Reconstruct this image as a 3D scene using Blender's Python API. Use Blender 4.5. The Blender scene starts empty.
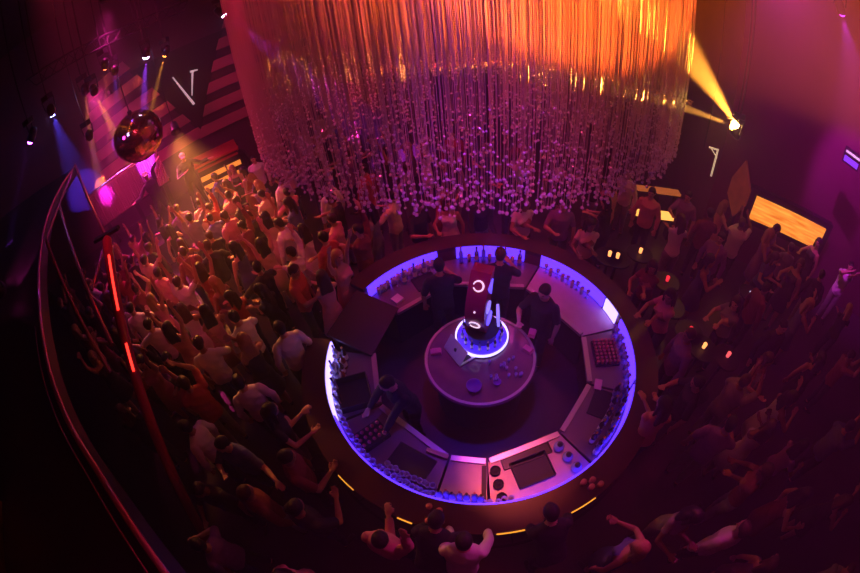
import bpy, bmesh, math, random
from mathutils import Vector, Matrix, Euler
random.seed(7)
PI = math.pi
S = bpy.context.scene
COL = S.collection

# ------------------------------------------------------------------ camera geometry
PITCH, ROLL, FOC, EYE = math.radians(44.5), math.radians(-7.0), 400.0, 5.3
FW = Vector((0, math.cos(PITCH), -math.sin(PITCH)))
UP0 = Vector((0, math.sin(PITCH), math.cos(PITCH)))
RT0 = Vector((1, 0, 0))
_c, _s = math.cos(ROLL), math.sin(ROLL)
RT = _c * RT0 + _s * UP0
UP = -_s * RT0 + _c * UP0


def direction(px, py):
    x, y = px - 430, 286.5 - py
    r = max(math.hypot(x, y), 1e-6)
    th = 2 * math.asin(min(r / 2 / FOC, 1))
    return (math.sin(th) * x / r) * RT + (math.sin(th) * y / r) * UP + math.cos(th) * FW


def at(px, py, z=None, hd=None):
    """a point of the place seen at a pixel of the photo, on the level z or at horizontal distance hd"""
    d = direction(px, py)
    t = (z - EYE) / d.z if z is not None else hd / math.hypot(d.x, d.y)
    return d * t + Vector((0, 0, EYE))


def pix(p):
    d = (Vector(p) - Vector((0, 0, EYE))).normalized()
    x, y, z = d.dot(RT), d.dot(UP), d.dot(FW)
    r = 2 * FOC * math.sin(math.acos(max(-1, min(1, z))) / 2)
    q = max(math.hypot(x, y), 1e-9)
    return 430 + x / q * r, 286.5 - y / q * r


cd = bpy.data.cameras.new('camera')
cam = bpy.data.objects.new('camera', cd)
COL.objects.link(cam)
cd.type = 'PANO'
for owner in (cd, getattr(cd, 'cycles', None)):
    try:
        owner.panorama_type = 'FISHEYE_EQUISOLID'
        owner.fisheye_lens = FOC / 860 * 36
        owner.fisheye_fov = PI
    except Exception:
        pass
cd.sensor_width = 36
cd.sensor_fit = 'HORIZONTAL'
cd.clip_start = 0.05
cd.clip_end = 200
B = -FW
cam.matrix_world = Matrix(((RT.x, UP.x, B.x, 0), (RT.y, UP.y, B.y, 0), (RT.z, UP.z, B.z, EYE), (0, 0, 0, 1)))
S.camera = cam

# ------------------------------------------------------------------ materials
MATS = {}


def mat(name, col=(.5, .5, .5), rough=.5, metal=0.0, emit=None, es=0.0, bump=0.0, scale=30.0, vary=0.0, spec=.5, trans=0.0, coat=0.0):
    if name in MATS:
        return MATS[name]
    m = bpy.data.materials.new(name)
    m.use_nodes = True
    nt = m.node_tree
    p = nt.nodes['Principled BSDF']
    p.inputs['Base Color'].default_value = (*col, 1)
    p.inputs['Roughness'].default_value = rough
    p.inputs['Metallic'].default_value = metal
    p.inputs['Specular IOR Level'].default_value = spec
    p.inputs['Transmission Weight'].default_value = trans
    p.inputs['Coat Weight'].default_value = coat
    if emit:
        p.inputs['Emission Color'].default_value = (*emit, 1)
        p.inputs['Emission Strength'].default_value = es
    if bump or vary:
        tc = nt.nodes.new('ShaderNodeTexCoord')
        n = nt.nodes.new('ShaderNodeTexNoise')
        n.inputs['Scale'].default_value = scale
        n.inputs['Detail'].default_value = 4
        nt.links.new(tc.outputs['Object'], n.inputs['Vector'])
        if bump:
            b = nt.nodes.new('ShaderNodeBump')
            b.inputs['Strength'].default_value = bump
            b.inputs['Distance'].default_value = .02
            nt.links.new(n.outputs['Fac'], b.inputs['Height'])
            nt.links.new(b.outputs['Normal'], p.inputs['Normal'])
        if vary:
            r = nt.nodes.new('ShaderNodeMixRGB')
            r.blend_type = 'MIX'
            r.inputs['Color1'].default_value = (*[c * (1 - vary) for c in col], 1)
            r.inputs['Color2'].default_value = (*[min(1, c * (1 + vary)) for c in col], 1)
            nt.links.new(n.outputs['Fac'], r.inputs['Fac'])
            nt.links.new(r.outputs['Color'], p.inputs['Base Color'])
    MATS[name] = m
    return m


# ------------------------------------------------------------------ mesh helpers
def link(name, bm, m=None, parent=None, smooth=False, loc=None):
    me = bpy.data.meshes.new(name)
    bmesh.ops.recalc_face_normals(bm, faces=bm.faces[:])
    bm.to_mesh(me)
    bm.free()
    if smooth:
        me.polygons.foreach_set('use_smooth', [True] * len(me.polygons))
    o = bpy.data.objects.new(name, me)
    COL.objects.link(o)
    for x in (m if isinstance(m, (list, tuple)) else [m]):
        if x:
            me.materials.append(x)
    if loc is not None:
        o.location = loc
    if parent:
        o.parent = parent
    return o


def tag(o, label=None, cat=None, group=None, kind=None):
    if label:
        o['label'] = label
    if cat:
        o['category'] = cat
    if group:
        o['group'] = group
    if kind:
        o['kind'] = kind
    return o


def thing(name, label, cat, loc=(0, 0, 0), rz=0, group=None):
    o = bpy.data.objects.new(name, None)
    o.empty_display_size = .1
    COL.objects.link(o)
    o.location = loc
    o.rotation_euler = (0, 0, rz)
    return tag(o, label, cat, group)


def struct(name, bm, m):
    return tag(link(name, bm, m), kind='structure')


def BM():
    return bmesh.new()


def box(bm, c, s, rz=0.0, mi=0, M=None):
    c = Vector(c)
    R = Matrix.Rotation(rz, 3, 'Z')
    vs = []
    for dz in (-.5, .5):
        for dx, dy in ((-.5, -.5), (.5, -.5), (.5, .5), (-.5, .5)):
            v = Vector((dx * s[0], dy * s[1], dz * s[2]))
            v = c + (M @ v if M is not None else R @ v)
            vs.append(bm.verts.new(v))
    for f in ((0, 3, 2, 1), (4, 5, 6, 7), (0, 1, 5, 4), (1, 2, 6, 5), (2, 3, 7, 6), (3, 0, 4, 7)):
        q = bm.faces.new([vs[i] for i in f])
        q.material_index = mi
    return bm


def prism(bm, pts, z0, z1):
    lo = [bm.verts.new((p[0], p[1], z0)) for p in pts]
    hi = [bm.verts.new((p[0], p[1], z1)) for p in pts]
    n = len(pts)
    bm.faces.new(lo[::-1])
    bm.faces.new(hi)
    for i in range(n):
        bm.faces.new((lo[i], lo[(i + 1) % n], hi[(i + 1) % n], hi[i]))
    return bm


def lathe(bm, prof, n=24, c=(0, 0, 0), a0=0.0, a1=2 * PI, mi=0, M=None):
    """prof: list of (r, z). closed all round if a full turn"""
    c = Vector(c)
    full = abs(a1 - a0 - 2 * PI) < 1e-6
    k = n if full else n + 1
    rings = []
    for r, z in prof:
        ring = []
        if r < 1e-6:
            v = Vector((0, 0, z))
            vv = bm.verts.new(c + (M @ v if M is not None else v))
            ring = [vv] * k
        else:
            for i in range(k):
                a = a0 + (a1 - a0) * i / n
                v = Vector((r * math.cos(a), r * math.sin(a), z))
                ring.append(bm.verts.new(c + (M @ v if M is not None else v)))
        rings.append(ring)
    for a, b in zip(rings, rings[1:]):
        for i in range(n):
            j = (i + 1) % k
            q = []
            for v in (a[i], a[j], b[j], b[i]):
                if v not in q:
                    q.append(v)
            if len(q) >= 3:
                try:
                    f = bm.faces.new(q)
                    f.material_index = mi
                except ValueError:
                    pass
    return bm


def ringbox(bm, r0, r1, z0, z1, c, a0=0.0, a1=2 * PI, n=96):
    """annular slab (closed), partial or full"""
    full = abs(a1 - a0 - 2 * PI) < 1e-6
    n = max(4, int(n * (a1 - a0) / (2 * PI)))
    k = n if full else n + 1
    L = []
    for i in range(k):
        a = a0 + (a1 - a0) * i / n
        ca, sa = math.cos(a), math.sin(a)
        L.append([bm.verts.new((c[0] + r * ca, c[1] + r * sa, z)) for r, z in ((r0, z0), (r1, z0), (r1, z1), (r0, z1))])
    for i in range(n):
        A, Bq = L[i], L[(i + 1) % k]
        for j in range(4):
            bm.faces.new((A[j], A[(j + 1) % 4], Bq[(j + 1) % 4], Bq[j]))
    if not full:
        bm.faces.new(L[0][::-1])
        bm.faces.new(L[-1])
    return bm


def tube(bm, pts, r, n=8, mi=0):
    """round bar along a polyline, r a number or a list"""
    pts = [Vector(p) for p in pts]
    rs = r if isinstance(r, (list, tuple)) else [r] * len(pts)
    rings = []
    ref = None
    for i, p in enumerate(pts):
        d = (pts[min(i + 1, len(pts) - 1)] - pts[max(i - 1, 0)]).normalized()
        if ref is None:
            ref = Vector((0, 0, 1)) if abs(d.z) < .9 else Vector((1, 0, 0))
        u = d.cross(ref).normalized()
        v = u.cross(d).normalized()
        ref = v
        rings.append([bm.verts.new(p + rs[i] * (math.cos(2 * PI * k / n) * u + math.sin(2 * PI * k / n) * v)) for k in range(n)])
    for a, b in zip(rings, rings[1:]):
        for k in range(n):
            f = bm.faces.new((a[k], a[(k + 1) % n], b[(k + 1) % n], b[k]))
            f.material_index = mi
    bm.faces.new(rings[0][::-1]).material_index = mi
    bm.faces.new(rings[-1]).material_index = mi
    return bm


def ball(bm, c, r, u=10, v=7, M=None, mi=0):
    r = r if isinstance(r, (list, tuple)) else (r, r, r)
    c = Vector(c)
    rings = []
    for j in range(v + 1):
        t = PI * j / v
        if j in (0, v):
            q = Vector((0, 0, r[2] * math.cos(t)))
            rings.append([bm.verts.new(c + (M @ q if M is not None else q))] * u)
        else:
            ring = []
            for i in range(u):
                p = 2 * PI * i / u
                q = Vector((r[0] * math.sin(t) * math.cos(p), r[1] * math.sin(t) * math.sin(p), r[2] * math.cos(t)))
                ring.append(bm.verts.new(c + (M @ q if M is not None else q)))
            rings.append(ring)
    for a, b in zip(rings, rings[1:]):
        for i in range(u):
            k = (i + 1) % u
            q = []
            for w in (a[i], b[i], b[k], a[k]):
                if w not in q:
                    q.append(w)
            bm.faces.new(q).material_index = mi
    return bm


def copy_tree(o, parent=None):
    c = o.copy()
    COL.objects.link(c)
    c.parent = parent
    for ch in KIDS.get(o.name, ()):
        copy_tree_child(ch, c)
    return c


def copy_tree_child(o, parent):
    c = o.copy()
    COL.objects.link(c)
    c.parent = parent
    for ch in KIDS.get(o.name, ()):
        copy_tree_child(ch, c)


KIDS = {}


def note(*objs):
    """remember the children of prototypes for copying"""
    for o in objs:
        KIDS.setdefault(o.parent.name, []).append(o)


def aim(o, target):
    d = Vector(target) - o.location
    o.rotation_euler = d.to_track_quat('-Z', 'Y').to_euler()


# ------------------------------------------------------------------ the room
def wdir(az):
    a = math.radians(az)
    return Vector((math.sin(a), math.cos(a), 0))


m_floor = mat('floor_dark_stone', (.05, .035, .045), .35, vary=.4, scale=3, bump=.05)
m_wall = mat('wall_dark_red', (.13, .05, .07), .7, vary=.3, scale=2)
m_ceil = mat('ceiling_black', (.02, .02, .022), .8)
m_black = mat('black_paint', (.012, .012, .014), .5)
m_bmetal = mat('black_metal', (.03, .03, .035), .35, metal=.6)
m_chrome = mat('chrome', (.8, .8, .82), .15, metal=1)

CEIL = 8.2
P0 = Vector((-16, -4)); P1 = Vector((-13.6, 6.6))
nS = wdir(-33); tS = Vector((nS.y, -nS.x, 0))     # stage wall: normal heading, along = to the right
DW = 12.6
wl = nS * DW - tS * 8.0
wr = nS * DW + tS * 7.2


def wall_quad(name, a, b, z0=0, z1=CEIL, m=m_wall, th=.12):
    a, b = Vector((a[0], a[1])), Vector((b[0], b[1]))
    d = (b - a); L = d.length; d.normalize()
    n = Vector((-d.y, d.x))
    bm = BM()
    pts = [a, b, b + n * th, a + n * th]
    prism(bm, pts, z0, z1)
    return struct(name, bm, m)


fl = BM(); box(fl, (0, 4, -.1), (36, 30, .2)); struct('floor', fl, m_floor)
cl = BM(); box(cl, (0, 4, CEIL + .1), (36, 30, .2)); struct('ceiling', cl, m_ceil)
m_swall = mat('stage_wall_dark', (.10, .03, .07), .6, vary=.3, scale=1.5)
wall_quad('wall_stage', wl, wr, m=m_swall)
far_r = Vector((9.5, 14.5))
wall_quad('wall_far', wr, far_r)
# right hand walls
SA = at(757, 196, hd=8.5); SB = at(826, 229, hd=9.4)
sd = Vector((SB.x - SA.x, SB.y - SA.y, 0)).normalized()
sn = Vector((-sd.y, sd.x, 0)) * -1        # towards the room centre
if sn.dot(Vector((-1, -.3, 0))) < 0:
    sn = -sn
c0 = Vector((SA.x, SA.y, 0)) - sn * .35 - sd * 1.0
c1 = c0 + sd * 9
m_rwall = mat('right_wall_maroon', (.16, .03, .08), .45, vary=.25, scale=1.2)
wall_quad('wall_right', c0, c1, m=m_rwall)
wall_quad('wall_far_right', far_r, c0)
wall_quad('wall_near_right', c1, (12, -9))
wall_quad('wall_near', (12, -9), (-16, -9))
wall_quad('wall_left', (-16, -9), wl, m=m_black)

# ------------------------------------------------------------------ stage and its wall
m_stage = mat('stage_deck_black', (.05, .03, .04), .3, coat=.3)
st = BM()
a = nS * 12.5 - tS * 6.8; b = nS * 12.5 + tS * .0; c_ = nS * 10.0 + tS * .0; d_ = nS * 9.8 - tS * 5.0
prism(st, [a, b, c_, d_], 0, .7)
tag(link('stage', st, m_stage), 'low dark stage platform below the wall with the V sign', 'stage')


def wallpt(px, py, off=0.0):
    """pixel onto the stage wall: (u along the wall, z)"""
    d = direction(px, py)
    t = (DW - off) / d.dot(nS)
    p = d * t
    return p.dot(tS), p.z + EYE


def wall_poly(bm, uv, off, th):
    lo = [bm.verts.new(nS * (DW - off) + tS * u + Vector((0, 0, z))) for u, z in uv]
    hi = [bm.verts.new(nS * (DW - off - th) + tS * u + Vector((0, 0, z))) for u, z in uv]
    n = len(uv)
    bm.faces.new(lo); bm.faces.new(hi[::-1])
    for i in range(n):
        bm.faces.new((lo[i], lo[(i + 1) % n], hi[(i + 1) % n], hi[i]))


m_plank = mat('rose_lacquer_plank', (.5, .14, .2), .45)
apex = wallpt(198, 124); lt = wallpt(136, 70); rt_ = wallpt(216, 34)
uc = apex[0]
zs = [apex[1] - .35 + i * .62 for i in range(6)]
panel = thing('wing_wall_panel', 'large striped rose panel with black V-shaped centre behind the stage', 'wall panel', nS * DW)
bw = BM()
ztop = zs[-1] + .3
kL = (lt[0] - apex[0]) / (lt[1] - apex[1]); kR = (rt_[0] - apex[0]) / (rt_[1] - apex[1])
for i, z in enumerate(zs):
    h = .33
    b1 = BM()
    l0 = uc - .05 + kL * (z - apex[1]); l1 = uc - .05 + kL * (z + h - apex[1])
    u_in = uc - 3.6 + .12 * i
    if l1 > u_in + .1:
        wall_poly(b1, [(u_in, z - .35), (l0, z - .05), (l1, z + h - .05), (u_in, z + h - .35)], .09, .06)
    r0 = uc + .08 + kR * (z - apex[1]); r1 = uc + .08 + kR * (z + h - apex[1])
    wall_poly(b1, [(r0, z - .1), (uc + 5.4, z - .05), (uc + 5.4, z + h - .05), (r1, z + h - .1)], .09, .06)
    o = link('stripe', b1, m_plank, panel)
    o.matrix_parent_inverse = Matrix.Translation(-(nS * DW))
bv = BM()
wall_poly(bv, [(uc, apex[1] - .3), (uc + kR * 2.9 + .04, apex[1] + 2.6), (uc + kL * 2.9 - .02, apex[1] + 2.6)], .02, .06)
o = link('backing', bv, m_black, panel); o.matrix_parent_inverse = Matrix.Translation(-(nS * DW))

# the V sign: slim left stroke, serifed right stroke
m_silver = mat('silver_letter_with_glow', (.9, .85, .85), .3, metal=.3, emit=(1, .75, .8), es=.45)  # glow put into the metal so the letter looks lit
vs_ = BM()


def vstroke(bm, p, q, w0, w1):
    (u0, z0), (u1, z1) = wallpt(*p), wallpt(*q)
    d = Vector((u1 - u0, z1 - z0)).normalized(); n = Vector((-d.y, d.x))
    wall_poly(bm, [(u0 + n.x * w0, z0 + n.y * w0), (u1 + n.x * w1, z1 + n.y * w1), (u1 - n.x * w1, z1 - n.y * w1), (u0 - n.x * w0, z0 - n.y * w0)], .16, .05)


vstroke(vs_, (172.5, 77), (193.5, 103.5), .02, .04)
vstroke(vs_, (192, 71), (191.5, 95), .032, .014)
vstroke(vs_, (189.5, 71.5), (197, 69.5), .03, .02)
tag(link('letter_sign', vs_, m_silver), 'silver letter V mounted on the black centre of the stage wall', 'sign')

# booth with striped screen
m_led = mat('orange_screen_stripe', (.3, .1, .02), .4, emit=(1, .28, .04), es=1.1)
m_red = mat('red_lacquer', (.5, .03, .04), .3)
bA = at(200, 172, hd=10.6); bB = at(236, 153, hd=10.6)
bd = Vector((bB.x - bA.x, bB.y - bA.y, 0)); bl = bd.length; bd.normalize()
bc = (bA + bB) / 2; bc.z = 0; brz = math.atan2(bd.y, bd.x)
booth = thing('screen_booth', 'raised booth with orange striped screen front beside the stage', 'booth', bc, brz)
bm = BM(); box(bm, (0, .45, .95), (bl + .12, .8, 1.9)); link('body', bm, m_black, booth)
bm = BM(); box(bm, (0, .4, 1.93), (bl + .2, .95, .06)); link('counter_top', bm, m_red, booth)
for i, z in enumerate((1.78, 1.5, 1.22, .94)):
    bm = BM(); box(bm, (0, .03, z), (bl + .1, .04, .13 if i else .07)); link('screen_stripe', bm, m_led if i else m_red, booth)

# sparkling balcony front left of the stage
m_glit = mat('beaded_panel', (.8, .3, .42), .2, metal=.6)
gA = at(86, 192, hd=11.4); gB = at(158, 153, hd=11.4)
gd = Vector((gB.x - gA.x, gB.y - gA.y, 0)); gl = gd.length; gd.normalize()
gz = (gA.z + gB.z) / 2
bal = thing('beaded_balcony', 'small balcony with sparkling beaded front under the mirror ball', 'balcony', ((gA.x + gB.x) / 2, (gA.y + gB.y) / 2, 0), math.atan2(gd.y, gd.x))
bm = BM(); box(bm, (0, .55, gz - 1.05), (gl + .1, 1.0, .12)); link('deck', bm, m_black, bal)
bm = BM()
for i in range(34):
    for j in range(17):
        ball(bm, (-gl / 2 + gl * (i + .5) / 34, -.02 + .02 * math.sin(i * 1.1), gz - .1 - j * .055 - .02 * (i % 2)), .026 + .008 * ((i * 7 + j * 3) % 3), 6, 4)
box(bm, (0, .03, gz - .55), (gl, .04, 1.0))
link('beaded_front', bm, m_glit, bal)
bm = BM(); tube(bm, [(-gl / 2, 0, gz), (gl / 2, 0, gz)], .03); link('handrail', bm, m_chrome, bal)
for sx in (-1, 0, 1):
    bm = BM(); box(bm, (sx * gl * .46, .9, (gz - 1.12 + .7) / 2), (.14, .14, gz - 1.12 - .7)); link('support_post', bm, m_black, bal)

# mirror ball
mb_c = at(138, 136, hd=9.0)
m_mir = mat('mirror_tiles', (.85, .45, .35), .12, metal=1)
mb = thing('mirror_ball', 'large dark red mirror ball hanging above the stage edge', 'mirror ball', mb_c)
bm = BM(); ball(bm, (0, 0, 0), (.60, .60, .55), 40, 26)
for f in bm.faces:
    pass
mbo = link('mirrored_sphere', bm, m_mir, mb)
mbo.rotation_euler = (.5, .35, 0)
bm = BM(); tube(bm, [(0, 0, .5), (0, 0, CEIL - mb_c.z)], .012, 6); link('hanging_rod', bm, m_bmetal, mb)
bm = BM(); lathe(bm, [(0, .5), (.06, .52), (.05, .62), (0, .64)], 12); link('mount_cap', bm, m_bmetal, mb)

# ------------------------------------------------------------------ chandelier
CH = Vector((1.10, 7.0, 0)); CR = 3.74; CZ = 2.93
chand = thing('strand_chandelier', 'huge round chandelier of hanging strands with crystal ball ends above the bar', 'chandelier', (CH.x, CH.y, CEIL))
m_strand = mat('clear_strand', (.75, .62, .58), .35, metal=.0, spec=.8)
m_crys = mat('crystal_ball', (1, .95, .97), .15, metal=.1, spec=1.0)
m_gold = mat('light_band_bead', (1.0, .8, .4), .25, metal=.3)
bm = BM()
ringbox(bm, CR - .5, CR + .1, -.12, 0, (0, 0), n=72)
ringbox(bm, CR * .5, CR * .6, -.1, 0, (0, 0), n=48)
link('ceiling_ring', bm, m_bmetal, chand)
strands = []
rr = random.Random(3)
for i in range(1150):
    a = 2 * PI * i / 1150 + rr.uniform(-.004, .004)
    strands.append((CR * rr.choice((1, .985, .97)), a))
for i in range(1400):
    strands.append((CR * math.sqrt(rr.uniform(.05, .9)), rr.uniform(0, 2 * PI)))
bs, bk = BM(), BM()
for (r, a) in strands:
    x, y = r * math.cos(a), r * math.sin(a)
    low = CZ + rr.uniform(0, .25) + .25 * (1 - r / CR)
    ew = .0036
    zb = low - CEIL
    vs0 = [bs.verts.new((x + ew * math.cos(t), y + ew * math.sin(t), zb)) for t in (0, 2.094, 4.189)]
    vs1 = [bs.verts.new((x + ew * math.cos(t), y + ew * math.sin(t), -.05)) for t in (0, 2.094, 4.189)]
    for k in range(3):
        bs.faces.new((vs0[k], vs0[(k + 1) % 3], vs1[(k + 1) % 3], vs1[k]))
    nb = rr.choice((3, 4, 5))
    z = zb
    for k in range(nb):
        q = rr.uniform(.015, .027) * (1 - .1 * k)
        M = Euler((rr.uniform(0, 3), rr.uniform(0, 3), 0)).to_matrix()
        ball(bk, (x, y, z), q, 5, 4, M)
        z += rr.uniform(.06, .2) * (1 + k * .45)
tag(link('strands', bs, m_strand, chand), kind='stuff')
tag(link('crystal_balls', bk, m_crys, chand), kind='stuff')
# gold beads added to imitate the band of light across the strands
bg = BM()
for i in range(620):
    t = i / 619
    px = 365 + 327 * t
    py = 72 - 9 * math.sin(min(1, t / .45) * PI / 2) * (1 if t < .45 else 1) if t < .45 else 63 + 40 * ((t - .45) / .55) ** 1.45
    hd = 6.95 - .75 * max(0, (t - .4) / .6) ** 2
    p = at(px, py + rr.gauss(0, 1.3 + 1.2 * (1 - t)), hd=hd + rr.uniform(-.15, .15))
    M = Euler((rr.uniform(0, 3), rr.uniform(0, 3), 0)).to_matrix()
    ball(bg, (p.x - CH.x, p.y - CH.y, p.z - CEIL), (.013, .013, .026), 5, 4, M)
tag(link('light_band_beads', bg, m_gold, chand), kind='stuff')

# ------------------------------------------------------------------ the round bar
BC = Vector((.577, 3.04, 0))
D2 = math.radians


def pol(r, deg, z=0.0):
    return Vector((BC.x + r * math.cos(D2(deg)), BC.y + r * math.sin(D2(deg)), z))


m_front = mat('bar_front_wine', (.16, .03, .035), .4, vary=.3, scale=6)
m_ledge = mat('bar_ledge_wine_wood', (.06, .013, .018), .38, vary=.35, scale=5, coat=.3)
m_blue = mat('blue_lit_panel', (.1, .05, .6), .4, emit=(.075, .022, 1.0), es=3.0)
m_bluew = mat('white_blue_lit_panel', (.4, .4, .9), .4, emit=(.33, .24, 1.0), es=3.6)
m_yel = mat('yellow_light_strip', (.9, .6, .1), .4, emit=(1, .36, .03), es=1.3)
m_steel = mat('brushed_steel_counter', (.62, .56, .60), .32, metal=.75, bump=.08, scale=60)
m_top = mat('dark_steel_counter', (.24, .18, .22), .35, metal=.4, bump=.08, scale=60)
m_acry = mat('pale_counter', (.6, .42, .5), .3, vary=.15, scale=9)
m_dark = mat('dark_bar_mat', (.02, .02, .03), .6, bump=.3, scale=90)
m_glass = mat('drinking_glass', (.85, .88, 1.0), .12, trans=.35, coat=.5)
m_bottle = mat('bottle_glass', (.4, .42, .85), .1, trans=.35, coat=.5)
m_bottled = mat('bottle_dark_glass', (.03, .02, .03), .12, coat=.6)
m_bottlea = mat('bottle_amber_glass', (.5, .16, .04), .1, trans=.35)
m_cream = mat('paper_label', (.8, .75, .7), .6)
m_gcap = mat('gold_cap', (.8, .5, .15), .3, metal=1)

bar = thing('round_bar', 'round island bar with wine red ledge and blue lit inner rim', 'bar', BC)
OPEN0, OPEN1 = 140, 168      # the opening with the dark flap
z0c = (0, 0)
bm = BM(); ringbox(bm, 2.12, 2.24, 0, 1.03, z0c, D2(OPEN1), D2(OPEN0 + 360), 120); link('front_wall', bm, m_front, bar)
bm = BM(); ringbox(bm, 2.09, 2.42, 1.03, 1.10, z0c, D2(OPEN1), D2(OPEN0 + 360), 140); link('ledge', bm, m_ledge, bar)
for a0, a1 in ((-140, -134), (-120, -116), (-114, -106), (-95, -80), (-75.5, -68)):
    bm = BM(); ringbox(bm, 2.422, 2.434, 1.05, 1.07, z0c, D2(a0), D2(a1), 160)
    link('yellow_light_strip', bm, m_yel, bar)
bm = BM(); ringbox(bm, 2.46, 2.50, .22, .26, z0c, D2(OPEN1 + 2), D2(OPEN0 + 358), 100); link('foot_rail', bm, m_bmetal, bar)
for k in range(14):
    bm = BM()
    a = D2(OPEN1 + 6 + k * 24.2)
    tube(bm, [(2.24 * math.cos(a), 2.24 * math.sin(a), .24), (2.47 * math.cos(a), 2.47 * math.sin(a), .24)], .012, 6)
    link('rail_bracket', bm, m_bmetal, bar)
# lit inner rim, in the stretches the photo shows
for a0, a1, bright in ((101, 138, 0), (60, 92, 0), (16, 52, 0), (6, 15, 1), (-25, 3, 0), (-58, -27.5, 0), (-134, -60, 0), (-158, -136, 0), (-191, -159, 1)):
    bm = BM(); ringbox(bm, 2.065, 2.085, .87, 1.09, z0c, D2(a0), D2(a1), 160)
    link('lit_rim_panel', bm, m_bluew if bright else m_blue, bar)

# the work counters between the spokes: each a unit of its own
UNITS = [  # a0, a1, description, material of top
    (101, 139, 'work counter at the upper left with paper napkins', 'top'),
    (53, 100, 'work counter on the far side behind the tall sculpture', 'top'),
    (4, 52, 'smooth blue glowing work counter at the upper right', 'pale'),
    (-27, 3, 'work counter at the right with red grid tray', 'top'),
    (-59, -28, 'work counter at the lower right crowded with bottles', 'top'),
    (-96, -60, 'work counter with steel well and three globe jars', 'pale'),
    (-113, -97, 'pink lit work counter with black bar across', 'pale'),
    (-158, -114, 'dark work counter with bottle grid at the lower left', 'top'),
    (-191, -159, 'work counter at the left with dark crate', 'top')]
for a0, a1, desc, kind in UNITS:
    am = (a0 + a1) / 2
    u = thing('work_counter', desc, 'counter', BC)
    n = max(2, int((a1 - a0) / 3))
    outer = [(2.06 * math.cos(D2(a0 + (a1 - a0) * i / n)), 2.06 * math.sin(D2(a0 + (a1 - a0) * i / n))) for i in range(n + 1)]
    inner = [(1.5 * math.cos(D2(a)), 1.5 * math.sin(D2(a))) for a in (a1, a0)]
    inner2 = [(1.55 * math.cos(D2(a)), 1.55 * math.sin(D2(a))) for a in (a1 - .5, a0 + .5)]
    bm = BM(); prism(bm, outer + inner, .82, .86); link('counter_top', bm, m_acry if kind == 'pale' else m_top, u)
    bm = BM(); prism(bm, outer + inner2, .08, .82); link('cabinet_body', bm, m_black, u)
    # steel lip along the inner edge
    p, q = Vector((*inner[0], .87)), Vector((*inner[1], .87))
    bm = BM(); d = (q - p); box(bm, (p + q) / 2, (d.length * .96, .07, .05), math.atan2(d.y, d.x)); link('speed_rail', bm, m_steel, u)

CTR = .862


def put(name, label, cat, r, deg, z=CTR, group=None, spin=0.0):
    return thing(name, label, cat, pol(r, deg, z), D2(deg) + spin, group)


# dark flap at the opening
o = put('counter_flap', 'raised dark flap closing the gap in the bar at the upper left', 'flap', 1.78, 154, .0)
bm = BM(); box(bm, (0, 0, 1.0), (.72, .92, .04), 0, M=Euler((0, -.28, 0)).to_matrix()); link('flap_board', bm, m_black, o)
bm = BM(); box(bm, (.28, 0, .46), (.06, .8, .92)); link('gate', bm, m_black, o)

# inserts of the counters
def tray(label, r, deg, w, d, m, name='tray', cat='tray', h=.03, spin=0.0, z=CTR):
    o = put(name, label, cat, r, deg, z, spin=spin)
    bm = BM(); box(bm, (0, 0, .006), (w, d, .012)); link('tray_base', bm, m, o)
    bm = BM()
    for sx, sy, lx, ly in ((1, 0, .012, d), (-1, 0, .012, d), (0, 1, w, .012), (0, -1, w, .012)):
        box(bm, (sx * w / 2, sy * d / 2, h / 2), (lx, ly, h))
    link('tray_wall', bm, m, o)
    return o


tray('dark blue steel ice well in the front counter', 1.72, -79, .34, .44, m_dark, 'ice_well', 'ice well', .05)
tray('shallow steel drip tray along the front counter edge', 1.52, -79, .16, .60, m_bmetal, 'drip_tray', 'tray', .03)
tray('square dark crate on the left counter', 1.76, -168, .42, .46, m_dark, 'plastic_crate', 'crate', .14)
tray('black rubber bar mat on the lower left counter', 1.72, -127, .3, .5, m_dark, 'bar_mat', 'bar mat', .02)
tray('black rubber bar mat on the lower right counter', 1.72, -36, .26, .4, m_dark, 'bar_mat', 'bar mat', .02)
tray('black rubber bar mat on the upper left counter', 1.72, 112, .3, .36, m_dark, 'bar_mat', 'bar mat', .02)
o = put('paper_napkin', 'square stack of white paper napkins on the upper left counter', 'napkins', 1.68, 131)
bm = BM(); box(bm, (0, 0, .02), (.15, .15, .04)); link('napkin_stack', bm, m_cream, o)
m_pinkp = mat('pink_paper', (.9, .5, .55), .7)
o = put('paper_napkin', 'folded pink napkins among bottles on the lower right counter', 'napkins', 1.62, -27)
bm = BM(); box(bm, (0, 0, .015), (.1, .16, .03)); link('napkin_stack', bm, m_pinkp, o)
o = put('serving_board', 'narrow pale cutting board on the lower left counter edge', 'board', 1.50, -119)
bm = BM(); box(bm, (0, 0, .05), (.05, .27, .02)); link('board', bm, mat('pale_wood', (.75, .55, .38), .5, vary=.2, scale=12), o)
o = put('counter_bar', 'long black bar lying across the pink front counter', 'bar', 1.80, -98, CTR)
bm = BM(); box(bm, (0, 0, .02), (.48, .05, .04)); link('bar_body', bm, m_black, o)
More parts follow.
